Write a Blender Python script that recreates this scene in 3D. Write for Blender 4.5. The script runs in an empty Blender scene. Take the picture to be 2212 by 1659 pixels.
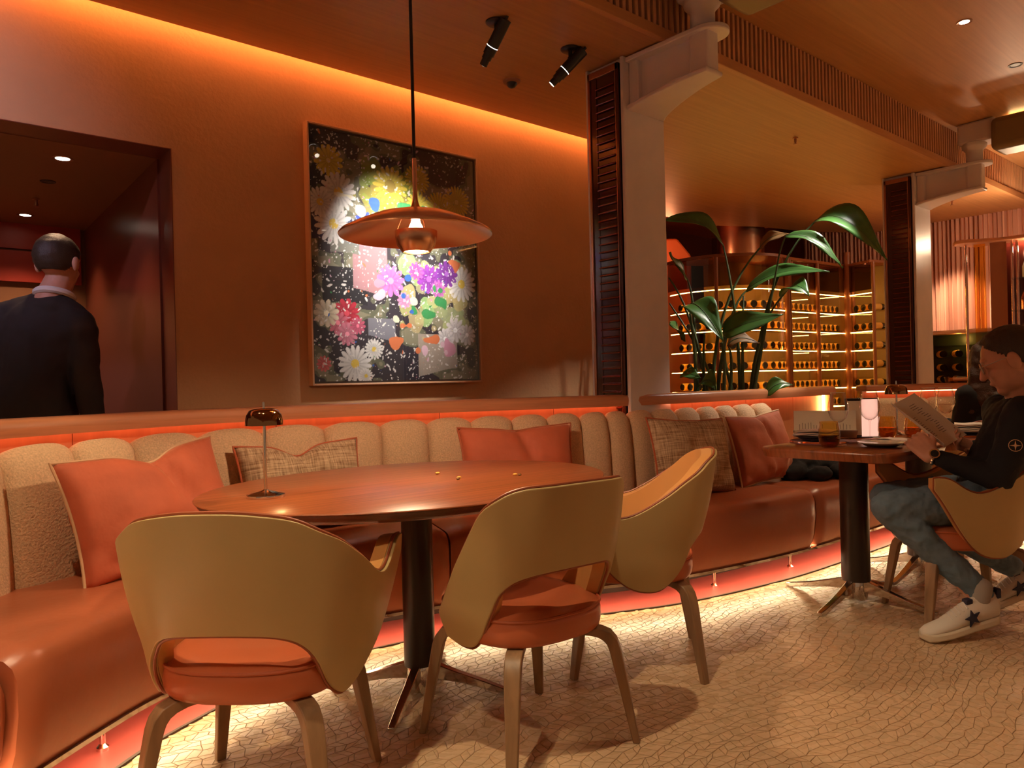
import bpy, bmesh, math, random
import numpy as np
from mathutils import Vector, Matrix, noise as mnoise

random.seed(7); rng = np.random.default_rng(7)
scn = bpy.context.scene
col = scn.collection
R = math.radians

# ------------------------------------------------------------------ camera
CAMH, HEAD, ROLL, PITCH = 1.105, R(49.35), 0.02455, -R(0.08)
_f0 = Vector((math.cos(HEAD), math.sin(HEAD), 0)); _r0 = Vector((math.sin(HEAD), -math.cos(HEAD), 0)); _u0 = Vector((0, 0, 1))
CF = _f0*math.cos(PITCH) + _u0*math.sin(PITCH); _u1 = _u0*math.cos(PITCH) - _f0*math.sin(PITCH)
CR = _r0*math.cos(ROLL) - _u1*math.sin(ROLL); CU = _u1*math.cos(ROLL) + _r0*math.sin(ROLL)
cd = bpy.data.cameras.new('camera'); cam = bpy.data.objects.new('camera', cd); col.objects.link(cam)
cam.matrix_world = Matrix(((CR.x, CU.x, -CF.x, 0), (CR.y, CU.y, -CF.y, 0), (CR.z, CU.z, -CF.z, CAMH), (0, 0, 0, 1)))
cd.sensor_width = 36; cd.lens = 36*1620/2212; cd.clip_start = 0.05
scn.camera = cam

# ------------------------------------------------------------------ world, exposure
scn.view_settings.view_transform = 'Standard'; scn.view_settings.look = 'None'
scn.view_settings.gamma = 1; scn.view_settings.use_curve_mapping = False
scn.view_settings.exposure = 0.85
wd = bpy.data.worlds.new('world'); scn.world = wd; wd.use_nodes = True
wd.node_tree.nodes['Background'].inputs[0].default_value = (1.0, 0.58, 0.33, 1)
wd.node_tree.nodes['Background'].inputs[1].default_value = 0.12

def spot(loc, target, power, color=(1, .72, .42), size=60, blend=.4, radius=.03):
    l = bpy.data.lights.new('spot', 'SPOT'); l.energy = power; l.color = color; l.spot_size = R(size); l.spot_blend = blend; l.shadow_soft_size = radius
    o = bpy.data.objects.new('spot', l); col.objects.link(o); o.location = loc
    o.rotation_euler = (Vector(target)-Vector(loc)).to_track_quat('-Z', 'Y').to_euler()
    return o
def point(loc, power, color=(1, .6, .3), radius=.03):
    l = bpy.data.lights.new('bulb', 'POINT'); l.energy = power; l.color = color; l.shadow_soft_size = radius
    o = bpy.data.objects.new('bulb', l); col.objects.link(o); o.location = loc
    return o
# downlights in the high ceiling (each has its fixture built further down)
DOWN = [((-0.1, 2.05, 3.30), (0.05, 2.55, 0.4), 85, 50), ((0.45, 1.35, 3.30), (1.40, 1.5, 0.2), 85, 60), ((-0.75, 0.55, 3.30), (0.50, 1.75, 0.6), 75, 28), ((2.9, 0.9, 3.30), (2.2, 1.7, 0), 22, 50),
        ((3.35, 0.25, 3.30), (3.40, 1.55, 0.6), 130, 50), ((5.3, 1.70, 3.30), (5.0, 1.7, 0), 60, 60), ((6.34, 1.71, 3.30), (6.3, 1.75, 0), 0, 60)]
for p, t, w, s in DOWN[:6]:
    spot((p[0], p[1], p[2]-.03), t, w, (1, .76, .46), s, .35, .022)
# unseen downlights added out of view so floor bounce brightens the ceiling
BACK_FILL = [(4.9, -1.6), (6.9, -0.9), (8.6, 0.8)]
for x, y in BACK_FILL: spot((x, y, 3.27), (x, y, 0), 280, (1, .68, .38), 85, .5, .05)
# cooler wash on the wall left of the opening
spot((-1.0, 2.75, 2.93), (-.15, 4.08, 2.45), 85, (.80, .68, 1.0), 55, 1.0, .05)
# track spots on the picture and a spot on the plants
spot((2.42, 3.10, 2.78), (2.50, 4.03, 1.95), 150, (1, .92, .84), 44, .9, .03)
spot((2.90, 3.14, 2.80), (2.62, 4.03, 1.75), 120, (1, .92, .84), 44, .9, .03)
spot((5.6, 2.15, 2.93), (4.95, 2.72, 1.85), 110, (1, .93, .8), 40, .6, .03)
# wash on the far pleated curtain
spot((9.55, 3.38, 2.93), (9.98, 3.38, 1.3), 130, (1, .78, .5), 60, .7, .03)

# ------------------------------------------------------------------ helpers
def link(name, me, mat, parent=None):
    o = bpy.data.objects.new(name, me); col.objects.link(o)
    if mat is not None: me.materials.append(mat)
    if parent is not None: o.parent = parent
    return o
def tag(o, label=None, cat=None, group=None, kind=None):
    if label: o['label'] = label
    if cat: o['category'] = cat
    if group: o['group'] = group
    if kind: o['kind'] = kind
    return o
def thing(name, label, cat, loc=(0, 0, 0), rz=0, group=None):
    o = bpy.data.objects.new(name, None); o.empty_display_size = .05; col.objects.link(o)
    o.location = loc; o.rotation_euler = (0, 0, rz)
    return tag(o, label, cat, group)
def copy_tree(root, loc, rz, label, group=None):
    r = root.copy(); col.objects.link(r); r.location = loc; r.rotation_euler = (0, 0, rz); r['label'] = label
    if group: r['group'] = group
    for ch in list(root.children):
        c = ch.copy(); col.objects.link(c); c.parent = r
        for g in ch.children:
            d = g.copy(); col.objects.link(d); d.parent = c
    return r

class MB:
    def __init__(s): s.v = []; s.f = []
    def add(s, v, f):
        n = len(s.v); s.v += [tuple(map(float, p)) for p in v]; s.f += [tuple(i+n for i in q) for q in f]; return s
    def box(s, x0, x1, y0, y1, z0, z1):
        return s.add([(x0,y0,z0),(x1,y0,z0),(x1,y1,z0),(x0,y1,z0),(x0,y0,z1),(x1,y0,z1),(x1,y1,z1),(x0,y1,z1)],
                     [(0,3,2,1),(4,5,6,7),(0,1,5,4),(1,2,6,5),(2,3,7,6),(3,0,4,7)])
    def obox(s, c, ax, ay, az, hx, hy, hz):
        c, ax, ay, az = map(Vector, (c, ax, ay, az)); v = []
        for k in (-1, 1):
            for i, j in ((-1,-1),(1,-1),(1,1),(-1,1)): v.append(c+ax*hx*i+ay*hy*j+az*hz*k)
        return s.add(v, [(0,3,2,1),(4,5,6,7),(0,1,5,4),(1,2,6,5),(2,3,7,6),(3,0,4,7)])
    def loft(s, rings, closed=True, caps=True):
        n = len(rings[0]); v = [p for r in rings for p in r]; f = []
        for i in range(len(rings)-1):
            for j in range(n if closed else n-1):
                a = i*n+j; b = i*n+(j+1) % n; f.append((a, b, b+n, a+n))
        if caps and closed:
            f.append(tuple(range(n))[::-1]); f.append(tuple((len(rings)-1)*n+j for j in range(n)))
        return s.add(v, f)
    def lathe(s, prof, n=32, at=(0, 0, 0), caps=True):
        rings = [[(at[0]+r*math.cos(2*math.pi*k/n), at[1]+r*math.sin(2*math.pi*k/n), at[2]+z) for k in range(n)] for r, z in prof]
        return s.loft(rings, True, caps)
    def tube(s, pts, r, n=8, caps=True):
        pts = [Vector(p) for p in pts]; m = len(pts); rs = r if hasattr(r, '__len__') else [r]*m; rings = []; up = None
        for i, p in enumerate(pts):
            t = (pts[min(i+1, m-1)]-pts[max(i-1, 0)]).normalized()
            if up is None: up = Vector((0, 0, 1)) if abs(t.z) < .9 else Vector((1, 0, 0))
            a = t.cross(up); a.normalize(); b = a.cross(t); b.normalize(); up = b
            rings.append([p+(a*math.cos(2*math.pi*k/n)+b*math.sin(2*math.pi*k/n))*rs[i] for k in range(n)])
        return s.loft(rings, True, caps)
    def capsule(s, p0, r0, p1, r1, n=14, m=5):
        p0, p1 = Vector(p0), Vector(p1); t = (p1-p0); L = t.length
        t = t/L if L > 1e-6 else Vector((0, 0, 1))
        up = Vector((0, 0, 1)) if abs(t.z) < .9 else Vector((1, 0, 0)); a = t.cross(up).normalized(); b = a.cross(t).normalized(); rings = []
        for q in range(m+1):
            th = -math.pi/2+math.pi/2*q/m; rings.append((p0+t*(r0*math.sin(th)), max(1e-4, r0*math.cos(th))))
        for q in range(m+1):
            th = math.pi/2*q/m; rings.append((p1+t*(r1*math.sin(th)), max(1e-4, r1*math.cos(th))))
        return s.loft([[c+(a*math.cos(2*math.pi*k/n)+b*math.sin(2*math.pi*k/n))*rr for k in range(n)] for c, rr in rings])
    def chain(s, pts):   # [(point, radius), ...]
        for (a, ra), (b, rb) in zip(pts, pts[1:]): s.capsule(a, ra, b, rb)
        return s
    def ell(s, c, rad, ax=((1,0,0),(0,1,0),(0,0,1)), n=20, m=12):
        c = Vector(c); A = [Vector(a) for a in ax]; rings = []
        for i in range(m+1):
            th = -math.pi/2+math.pi*i/m; cr = max(1e-4, math.cos(th)); sr = math.sin(th)
            rings.append([c+A[0]*rad[0]*cr*math.cos(2*math.pi*k/n)+A[1]*rad[1]*cr*math.sin(2*math.pi*k/n)+A[2]*rad[2]*sr for k in range(n)])
        return s.loft(rings)
    def mesh(s, name, smooth=True, sharp=40):
        me = bpy.data.meshes.new(name); me.from_pydata(s.v, [], s.f); me.validate()
        bm = bmesh.new(); bm.from_mesh(me); bmesh.ops.recalc_face_normals(bm, faces=bm.faces); bm.to_mesh(me); bm.free()
        if smooth:
            for p in me.polygons: p.use_smooth = True
            me.set_sharp_from_angle(angle=R(sharp))
        return me
    def build(s, name, mat, parent=None, smooth=True, bevel=0, sharp=40, segs=2, loc=None):
        o = link(name, s.mesh(name, smooth, sharp), mat, parent)
        if bevel:
            b = o.modifiers.new('bevel', 'BEVEL'); b.width = bevel; b.segments = segs; b.limit_method = 'ANGLE'
        if loc is not None: o.location = loc
        return o
def organic(mb, name, mat, parent, voxel=.006, smooth=8, wrinkle=0, wscale=.08):
    o = mb.build(name, mat, parent)
    r = o.modifiers.new('remesh', 'REMESH'); r.mode = 'VOXEL'; r.voxel_size = voxel; r.use_smooth_shade = True
    m = o.modifiers.new('smooth', 'SMOOTH'); m.iterations = smooth; m.factor = .5
    if wrinkle:
        t = bpy.data.textures.new('folds', 'CLOUDS'); t.noise_scale = wscale; t.noise_depth = 2
        d = o.modifiers.new('folds', 'DISPLACE'); d.texture = t; d.strength = wrinkle; d.mid_level = .5; d.texture_coords = 'LOCAL'
    return o

def mat(name, c, rough=.5, metal=0, spec=.5, var=None, bump=None, grain=None, coat=0, sheen=0, emit=None, trans=0, uvscale=None):
    m = bpy.data.materials.new(name); m.use_nodes = True; nt = m.node_tree; N = nt.nodes; L = nt.links
    b = N['Principled BSDF']; b.inputs['Base Color'].default_value = (*c, 1); b.inputs['Roughness'].default_value = rough; b.inputs['Metallic'].default_value = metal
    b.inputs['Specular IOR Level'].default_value = spec; b.inputs['Coat Weight'].default_value = coat; b.inputs['Coat Roughness'].default_value = .12
    if sheen: b.inputs['Sheen Weight'].default_value = sheen; b.inputs['Sheen Roughness'].default_value = .35; b.inputs['Sheen Tint'].default_value = (1, .55, .35, 1)
    if emit: b.inputs['Emission Color'].default_value = (*emit[0], 1); b.inputs['Emission Strength'].default_value = emit[1]
    tc = N.new('ShaderNodeTexCoord')
    if var:      # (scale, amount)
        n = N.new('ShaderNodeTexNoise'); n.inputs['Scale'].default_value = var[0]; n.inputs['Detail'].default_value = 4; L.new(tc.outputs['Object'], n.inputs['Vector'])
        r = N.new('ShaderNodeMapRange'); r.inputs['To Min'].default_value = 1-var[1]; r.inputs['To Max'].default_value = 1+var[1]; r.inputs['From Min'].default_value = .3; r.inputs['From Max'].default_value = .7
        L.new(n.outputs['Fac'], r.inputs['Value'])
        x = N.new('ShaderNodeMix'); x.data_type = 'RGBA'; x.blend_type = 'MULTIPLY'; x.inputs['Factor'].default_value = 1; x.inputs['A'].default_value = (*c, 1)
        L.new(r.outputs['Result'], x.inputs['B']); L.new(x.outputs['Result'], b.inputs['Base Color'])
    if grain:    # (mapping scale xyz, amount)
        mp = N.new('ShaderNodeMapping'); mp.inputs['Scale'].default_value = grain[0]; L.new(tc.outputs['Object'], mp.inputs['Vector'])
        n = N.new('ShaderNodeTexNoise'); n.inputs['Scale'].default_value = 1; n.inputs['Detail'].default_value = 6; n.inputs['Distortion'].default_value = .6; L.new(mp.outputs['Vector'], n.inputs['Vector'])
        cr = N.new('ShaderNodeMapRange'); cr.inputs['From Min'].default_value = .3; cr.inputs['From Max'].default_value = .7; cr.inputs['To Min'].default_value = 1-grain[1]; cr.inputs['To Max'].default_value = 1+grain[1]*.8
        L.new(n.outputs['Fac'], cr.inputs['Value'])
        x = N.new('ShaderNodeMix'); x.data_type = 'RGBA'; x.blend_type = 'MULTIPLY'; x.inputs['Factor'].default_value = 1; x.inputs['A'].default_value = (*c, 1)
        L.new(cr.outputs['Result'], x.inputs['B']); L.new(x.outputs['Result'], b.inputs['Base Color'])
    if bump:     # (scale, strength, distance, kind)
        if len(bump) > 3 and bump[3] == 'vor':
            n = N.new('ShaderNodeTexVoronoi'); n.inputs['Scale'].default_value = bump[0]; out = n.outputs['Distance']
        else:
            n = N.new('ShaderNodeTexNoise'); n.inputs['Scale'].default_value = bump[0]; n.inputs['Detail'].default_value = 3; out = n.outputs['Fac']
        L.new(tc.outputs['Object'], n.inputs['Vector'])
        bp = N.new('ShaderNodeBump'); bp.inputs['Strength'].default_value = bump[1]; bp.inputs['Distance'].default_value = bump[2]
        L.new(out, bp.inputs['Height']); L.new(bp.outputs['Normal'], b.inputs['Normal'])
    return m
def glassmat(name, tint=(1, 1, 1), rough=.02, ior=1.45):
    m = bpy.data.materials.new(name); m.use_nodes = True; nt = m.node_tree; N = nt.nodes; L = nt.links; N.remove(N['Principled BSDF'])
    t = N.new('ShaderNodeBsdfTransparent'); t.inputs[0].default_value = (*tint, 1)
    g = N.new('ShaderNodeBsdfGlossy'); g.inputs['Roughness'].default_value = rough
    lw = N.new('ShaderNodeLayerWeight'); lw.inputs[0].default_value = .5; pw_ = N.new('ShaderNodeMath'); pw_.operation = 'POWER'; pw_.inputs[1].default_value = 2.0; L.new(lw.outputs['Facing'], pw_.inputs[0])
    f = N.new('ShaderNodeMath'); f.operation = 'MULTIPLY_ADD'; f.inputs[1].default_value = .9; f.inputs[2].default_value = (ior-1)**2/(ior+1)**2; L.new(pw_.outputs[0], f.inputs[0]); x = N.new('ShaderNodeMixShader')
    L.new(f.outputs[0], x.inputs[0]); L.new(t.outputs[0], x.inputs[1]); L.new(g.outputs[0], x.inputs[2]); L.new(x.outputs[0], N['Material Output'].inputs['Surface'])
    return m
def emat(name, c, s): return mat(name, (0, 0, 0), emit=(c, s))

M = dict(
 plaster=mat('plaster', (.56, .31, .15), .75, var=(3, .06), bump=(45, .25, .01)),
 veneer=mat('veneer', (.50, .25, .10), .45, grain=((1.5, 40, 4), .10)),
 slatwood=mat('slatwood', (.62, .33, .17), .5, grain=((12, 12, 2), .12)),
 slatback=mat('slatback', (.07, .012, .008), .7),
 band=mat('band', (.55, .27, .11), .45, grain=((2, 30, 30), .10)),
 white=mat('column paint', (.74, .69, .69), .35, var=(6, .04), bump=(9, .12, .01)),
 lacq=mat('red lacquer', (.055, .008, .005), .14, coat=.5),
 louver=mat('rosewood louver', (.20, .030, .016), .2, coat=.4),
 bronze=mat('bronze', (.42, .20, .12), .3, metal=.9),
 rail=mat('rail wood', (.52, .21, .10), .32, grain=((3, 3, 60), .14)),
 panel=mat('panel wood', (.54, .20, .09), .4, grain=((18, 18, 1.2), .12)),
 boucle=mat('boucle', (.68, .46, .275), .95, var=(150, .16), bump=(120, .55, .008), sheen=.2),
 leather=mat('seat leather', (.38, .105, .045), .34, var=(5, .06), bump=(26, .10, .01)),
 shell=mat('khaki leather', (.50, .355, .155), .42, var=(3, .05), bump=(240, .05, .003)),
 tan=mat('tan leather', (.62, .30, .095), .38, var=(4, .05), bump=(200, .05, .003)),
 cushion=mat('coral leather', (.52, .135, .055), .30, var=(4, .05), bump=(160, .05, .003)),
 piping=mat('piping', (.30, .075, .03), .4),
 leg=mat('walnut leg', (.30, .17, .085), .45, grain=((30, 30, 3), .25)),
 table=mat('table veneer', (.29, .080, .026), .32, grain=((2.0, 60, 8), .38), coat=.15),
 edge=mat('table edge', (.10, .035, .016), .4, grain=((4, 40, 8), .2)),
 pedestal=mat('dark pedestal', (.030, .016, .010), .32),
 chrome=mat('chrome', (.75, .70, .64), .08, metal=1),
 copper=mat('brushed copper', (.80, .46, .29), .26, metal=1),
 lampcopper=mat('polished bronze', (.34, .18, .08), .07, metal=1),
 black=mat('black metal', (.012, .011, .011), .4),
 velvet=mat('coral velvet', (.56, .125, .055), .75, var=(7, .10), bump=(14, .25, .02), sheen=.9),
 velvetdark=mat('rust velvet', (.44, .11, .05), .75, var=(7, .10), bump=(14, .25, .02), sheen=.7),
 woven=None, cord=mat('piping cream', (.66, .42, .24), .6),
 cordred=mat('piping coral', (.50, .12, .045), .6),
 strip=mat('red border', (.30, .055, .045), .5, var=(9, .08)),
 darkline=mat('dark line', (.05, .03, .02), .5),
 tile=None, grout=None,
 skin=mat('skin', (.60, .30, .20), .5, var=(25, .06)),
 hair=mat('hair', (.045, .028, .018), .5, bump=(220, .6, .004)), hairbrown=mat('long hair', (.060, .024, .012), .6, bump=(160, .6, .006)),
 sweater=mat('black knit', (.007, .007, .010), .85, bump=(300, .3, .003)), suit=mat('dark suit', (.030, .022, .020), .8),
 jeans=mat('denim', (.12, .18, .24), .8, var=(40, .12), bump=(350, .3, .002)),
 shirt=mat('white cotton', (.78, .74, .70), .7), paper=mat('menu paper', (.84, .78, .64), .75), ink=mat('ink', (.20, .17, .14), .8),
 shoe=mat('white sneaker leather', (.72, .66, .58), .5), sole=mat('cream sole', (.66, .56, .42), .6), navy=mat('navy patch', (.02, .02, .05), .6), sock=mat('grey sock', (.35, .31, .28), .9),
 porcelain=mat('porcelain', (.78, .77, .68), .15), napkin=mat('linen napkin', (.74, .62, .55), .9, bump=(120, .2, .004)), purple=mat('mauve napkin', (.36, .20, .24), .9),
 rosegold=mat('rose gold', (.85, .45, .32), .15, metal=1), blackglaze=mat('black glaze', (.02, .018, .018), .2),
 leaf=mat('leaf green', (.055, .16, .035), .32, var=(14, .18), bump=(60, .2, .004)), leafbrown=mat('dry leaf', (.22, .11, .03), .6), stem=mat('leaf stalk', (.045, .085, .025), .45, var=(8, .25)),
 bottle=mat('bottle glass', (.020, .018, .008), .08), foil=mat('gold foil', (.80, .48, .10), .45), oldwood=mat('far wood', (.30, .10, .04), .4),
 orange=mat('orange lacquer', (.68, .17, .055), .35), pink=mat('pink pleats', (.66, .34, .24), .7), darkwall=mat('dark red wall', (.17, .04, .022), .28),
 redpanel=mat('red panel', (.42, .035, .018), .45), corridor=mat('corridor plaster', (.30, .13, .06), .5), olive=mat('olive beam paint', (.24, .17, .075), .45), darkgreen=mat('dark green', (.015, .03, .02), .4),
 glass=glassmat('clear glass'), amber=glassmat('amber glass', (.98, .76, .30)), wine=glassmat('water', (.95, .93, .90), ior=1.2), amberdark=glassmat('smoked amber glass', (.72, .44, .14)), cellarglass=glassmat('cellar glass', (.86, .74, .50)), smoked=glassmat('smoked glass', (.16, .075, .03)),
 pane=glassmat('picture glass', (.97, .97, .97), .0, 1.3),
 led_cove=emat('cove led', (1, .32, .09), 39), led_rail=emat('rail led', (1, .31, .14), 4.6), led_floor=emat('floor led', (1, .72, .40), 30), led_cell=emat('cellar led', (1, .56, .16), 24),
 led_beam=emat('beam led', (1, .6, .25), 20), bulb=emat('bulb', (1, .66, .36), 30), lens=emat('lens', (1, .86, .66), 8), glint=emat('spot vent', (1, .9, .8), 3), amberled=emat('amber led', (1, .55, .12), 6),
)
def woven():
    m = mat('woven tweed', (.50, .345, .20), .9); nt = m.node_tree; N = nt.nodes; L = nt.links; tc = N.new('ShaderNodeTexCoord'); b = N['Principled BSDF']
    fac = []
    for sc in ((9, 9, 190), (190, 40, 9)):
        mp = N.new('ShaderNodeMapping'); mp.inputs['Scale'].default_value = sc; n = N.new('ShaderNodeTexNoise'); n.inputs['Scale'].default_value = 1; n.inputs['Detail'].default_value = 2
        L.new(tc.outputs['Object'], mp.inputs['Vector']); L.new(mp.outputs['Vector'], n.inputs['Vector']); fac.append(n.outputs['Fac'])
    a = N.new('ShaderNodeMath'); a.operation = 'ADD'; L.new(fac[0], a.inputs[0]); L.new(fac[1], a.inputs[1])
    r = N.new('ShaderNodeValToRGB'); r.color_ramp.elements[0].position = .36; r.color_ramp.elements[0].color = (.25, .14, .07, 1); r.color_ramp.elements[1].position = .62; r.color_ramp.elements[1].color = (.68, .50, .31, 1)
    h = N.new('ShaderNodeMath'); h.operation = 'MULTIPLY'; h.inputs[1].default_value = .5; L.new(a.outputs[0], h.inputs[0]); L.new(h.outputs[0], r.inputs[0]); L.new(r.outputs[0], b.inputs['Base Color'])
    bp = N.new('ShaderNodeBump'); bp.inputs['Strength'].default_value = .5; bp.inputs['Distance'].default_value = .004; L.new(h.outputs[0], bp.inputs['Height']); L.new(bp.outputs[0], b.inputs['Normal'])
    return m
M['woven'] = woven()
def tilemat():
    m = mat('mosaic tile', (.66, .47, .27), .22); N = m.node_tree.nodes; L = m.node_tree.links; b = N['Principled BSDF']
    a = N.new('ShaderNodeAttribute'); a.attribute_name = 'tint'; L.new(a.outputs['Color'], b.inputs['Base Color'])
    n = N.new('ShaderNodeTexNoise'); n.inputs['Scale'].default_value = 18; r = N.new('ShaderNodeMapRange'); r.inputs['To Min'].default_value = .14; r.inputs['To Max'].default_value = .42; tc = N.new('ShaderNodeTexCoord')
    L.new(tc.outputs['Object'], n.inputs['Vector']); L.new(n.outputs['Fac'], r.inputs['Value']); L.new(r.outputs['Result'], b.inputs['Roughness'])
    return m
M['tile'] = tilemat()
def groutmat():
    m = mat('mosaic floor', (.60, .42, .24), .35); N = m.node_tree.nodes; L = m.node_tree.links; b = N['Principled BSDF']; tc = N.new('ShaderNodeTexCoord')
    v = N.new('ShaderNodeTexVoronoi'); v.feature = 'DISTANCE_TO_EDGE'; v.inputs['Scale'].default_value = 26; L.new(tc.outputs['Object'], v.inputs['Vector'])
    r = N.new('ShaderNodeValToRGB'); r.color_ramp.elements[0].color = (.36, .21, .10, 1); r.color_ramp.elements[0].position = .03; r.color_ramp.elements[1].color = (.60, .42, .24, 1); r.color_ramp.elements[1].position = .07
    L.new(v.outputs['Distance'], r.inputs[0]); L.new(r.outputs[0], b.inputs['Base Color']); return m
M['floorplain'] = groutmat()
M['grout'] = mat('grout', (.42, .26, .14), .7)

# ------------------------------------------------------------------ the curve of the banquette
CP = [(-0.5,1.45),(-0.2,1.78),(0.05,2.04),(0.30,2.265),(0.532,2.453),(0.731,2.585),(1.152,2.765),(1.60,2.80),(2.1,2.665),(2.686,2.409),(3.101,2.258),(3.785,2.144),(4.429,2.116),(5.05,2.11),(5.6,2.11)]
def catmull(P, n=30):
    P = np.array(P, float); Q = np.vstack([2*P[0]-P[1], P, 2*P[-1]-P[-2]]); out = []
    for i in range(1, len(Q)-2):
        a, b, c, d = Q[i-1:i+3]
        for t in np.linspace(0, 1, n, endpoint=False):
            out.append(.5*((2*b)+(-a+c)*t+(2*a-5*b+4*c-d)*t*t+(-a+3*b-3*c+d)*t**3))
    out.append(P[-1]); return np.array(out)
_c = catmull(CP)
for _ in range(40): _c[1:-1] = .5*_c[1:-1]+.25*(_c[:-2]+_c[2:])
_s = np.concatenate([[0], np.cumsum(np.linalg.norm(np.diff(_c, axis=0), axis=1))]); CL = _s[-1]
def cpt(s, d=0.):
    """point of the front line at arc length s, moved d away from the room"""
    e = .02
    p = np.array([np.interp(s, _s, _c[:, 0]), np.interp(s, _s, _c[:, 1])])
    a = np.array([np.interp(max(s-e, 0), _s, _c[:, 0]), np.interp(max(s-e, 0), _s, _c[:, 1])]); b = np.array([np.interp(min(s+e, CL), _s, _c[:, 0]), np.interp(min(s+e, CL), _s, _c[:, 1])])
    t = (b-a)/np.linalg.norm(b-a); n = np.array([-t[1], t[0]])
    q = p+n*d; return (float(q[0]), float(q[1]))
def s_at_x(x, d=0.):
    ss = np.linspace(0, CL, 800); xs = np.array([cpt(q, d)[0] for q in ss]); return float(np.interp(x, xs, ss))
def sweep(mb, s0, s1, prof, step=.05, closed=True):
    n = max(2, int((s1-s0)/step)+1)
    return mb.loft([[(*cpt(s, d), z) for d, z in prof] for s in np.linspace(s0, s1, n)], closed, closed)

# ------------------------------------------------------------------ floor
WY, ZC, FY, ZH = 4.08, 2.974, 2.57, 3.315      # wall plane, low ceiling, slatted fascia, high ceiling
fl = MB().box(-4, 12, -6, 8, -.12, -.004).build('floor', M['floorplain'], smooth=False); fl['kind'] = 'structure'
gb = MB().box(-.7, 7.0, -1.3, 2.95, -.0045, -.0032); gbo = gb.build('grout_bed', M['grout'], fl, smooth=False)
def in_view(x, y):
    z = CF.x*x+CF.y*y
    if z < 1.0: return False
    lat = CR.x*x+CR.y*y
    return abs(lat/z) < 1.0 and z < 5.9
cxs, cys = _c[:, 0], _c[:, 1]
cell = .037; tiles = []
nx, ny = int(7.4/cell), int(4.2/cell)
gx = np.zeros((nx+1, ny+1, 2))
for i in range(nx+1):
    for j in range(ny+1):
        x = -.6+i*cell; y = -1.15+j*cell
        wx = .05*math.sin(y*5.1+1)+.03*math.sin(x*3.7+y*2.3); wy = .06*math.sin(x*4.3)+.03*math.sin(y*6.1+x)
        gx[i, j] = (x+wx+(rng.random()-.5)*cell*.62+(cell*.5 if j % 2 else 0), y+wy+(rng.random()-.5)*cell*.5)
for i in range(nx):
    for j in range(ny):
        q = np.array([gx[i, j], gx[i+1, j], gx[i+1, j+1], gx[i, j+1]]); c = q.mean(0)
        if not in_view(*c) or c[1] > np.interp(c[0], cxs, cys)-.03: continue
        d = q-c; q = c+d*(1-.0020/np.maximum(np.linalg.norm(d, axis=1, keepdims=True), .006)); tiles.append((c, q))
tiles.sort(key=lambda t: CF.x*t[0][0]+CF.y*t[0][1])
near = [t for t in tiles if CF.x*t[0][0]+CF.y*t[0][1] > 2.13 and abs((CR.x*t[0][0]+CR.y*t[0][1])/(CF.x*t[0][0]+CF.y*t[0][1])) < .67]
NEAR = near[:300]; ids = set(id(t) for t in NEAR)
def tile_geo(c, q, o):
    v = [(p[0]-o[0], p[1]-o[1], 0) for p in q]+[(c[0]+(p[0]-c[0])*1.05-o[0], c[1]+(p[1]-c[1])*1.05-o[1], -.004) for p in q]
    return v, [(0,1,2,3),(0,4,5,1),(1,5,6,2),(2,6,7,3),(3,7,4,0)]
def tint(): 
    k = .97+.06*rng.random(); w = rng.random()*.02
    return (.66*k, (.46-w*.6)*k, (.285-w)*k, 1)
def set_tint(me, cols):
    a = me.color_attributes.new('tint', 'FLOAT_COLOR', 'CORNER'); a.data.foreach_set('color', np.array(cols, dtype=np.float32).ravel())
for c, q in NEAR:
    v, f = tile_geo(c, q, c); me = bpy.data.meshes.new('tile'); me.from_pydata(v, [], f); t = tint(); set_tint(me, [t]*20)
    o = link('tile', me, M['tile'], fl); o.location = (c[0], c[1], 0)
V, F, Cc = [], [], []
for t in tiles:
    if id(t) in ids: continue
    v, f = tile_geo(t[0], t[1], (0, 0)); n = len(V); V += v; F += [tuple(i+n for i in p) for p in f]; Cc += [tint()]*20
me = bpy.data.meshes.new('mosaic_tiles'); me.from_pydata(V, [], F); set_tint(me, Cc)
o = link('mosaic_tiles', me, M['tile'], fl); o['kind'] = 'stuff'
# red border below the banquette and its dark edge
mb = MB(); sweep(mb, 0, CL, [(0, -.002), (0, .002), (.62, .002), (.62, -.002)]); tr = mb.build('trim_1', M['strip'], smooth=False); tr['kind'] = 'structure'
mb = MB(); sweep(mb, 0, CL, [(-.012, -.002), (-.012, .004), (.0, .004), (.0, -.002)]); mb.build('edge_strip', M['darkline'], tr, smooth=False)

# ------------------------------------------------------------------ walls
OX, OZ = 1.215, 2.362                         # opening right edge, head height
w = MB(); w.box(OX, 4.75, WY, WY+.20, 0, 3.3); w.box(-2.6, OX, WY, WY+.20, OZ, 3.3)
w = w.build('wall_back', M['plaster'], smooth=False); w['kind'] = 'structure'
MB().box(OX-.004, OX+.0, WY-.004, WY+.205, 0, OZ).build('reveal', M['darkwall'], w, smooth=False)
MB().box(-2.6, OX, WY+.0, WY+.205, OZ-.004, OZ).build('reveal', M['darkwall'], w, smooth=False)
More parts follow.
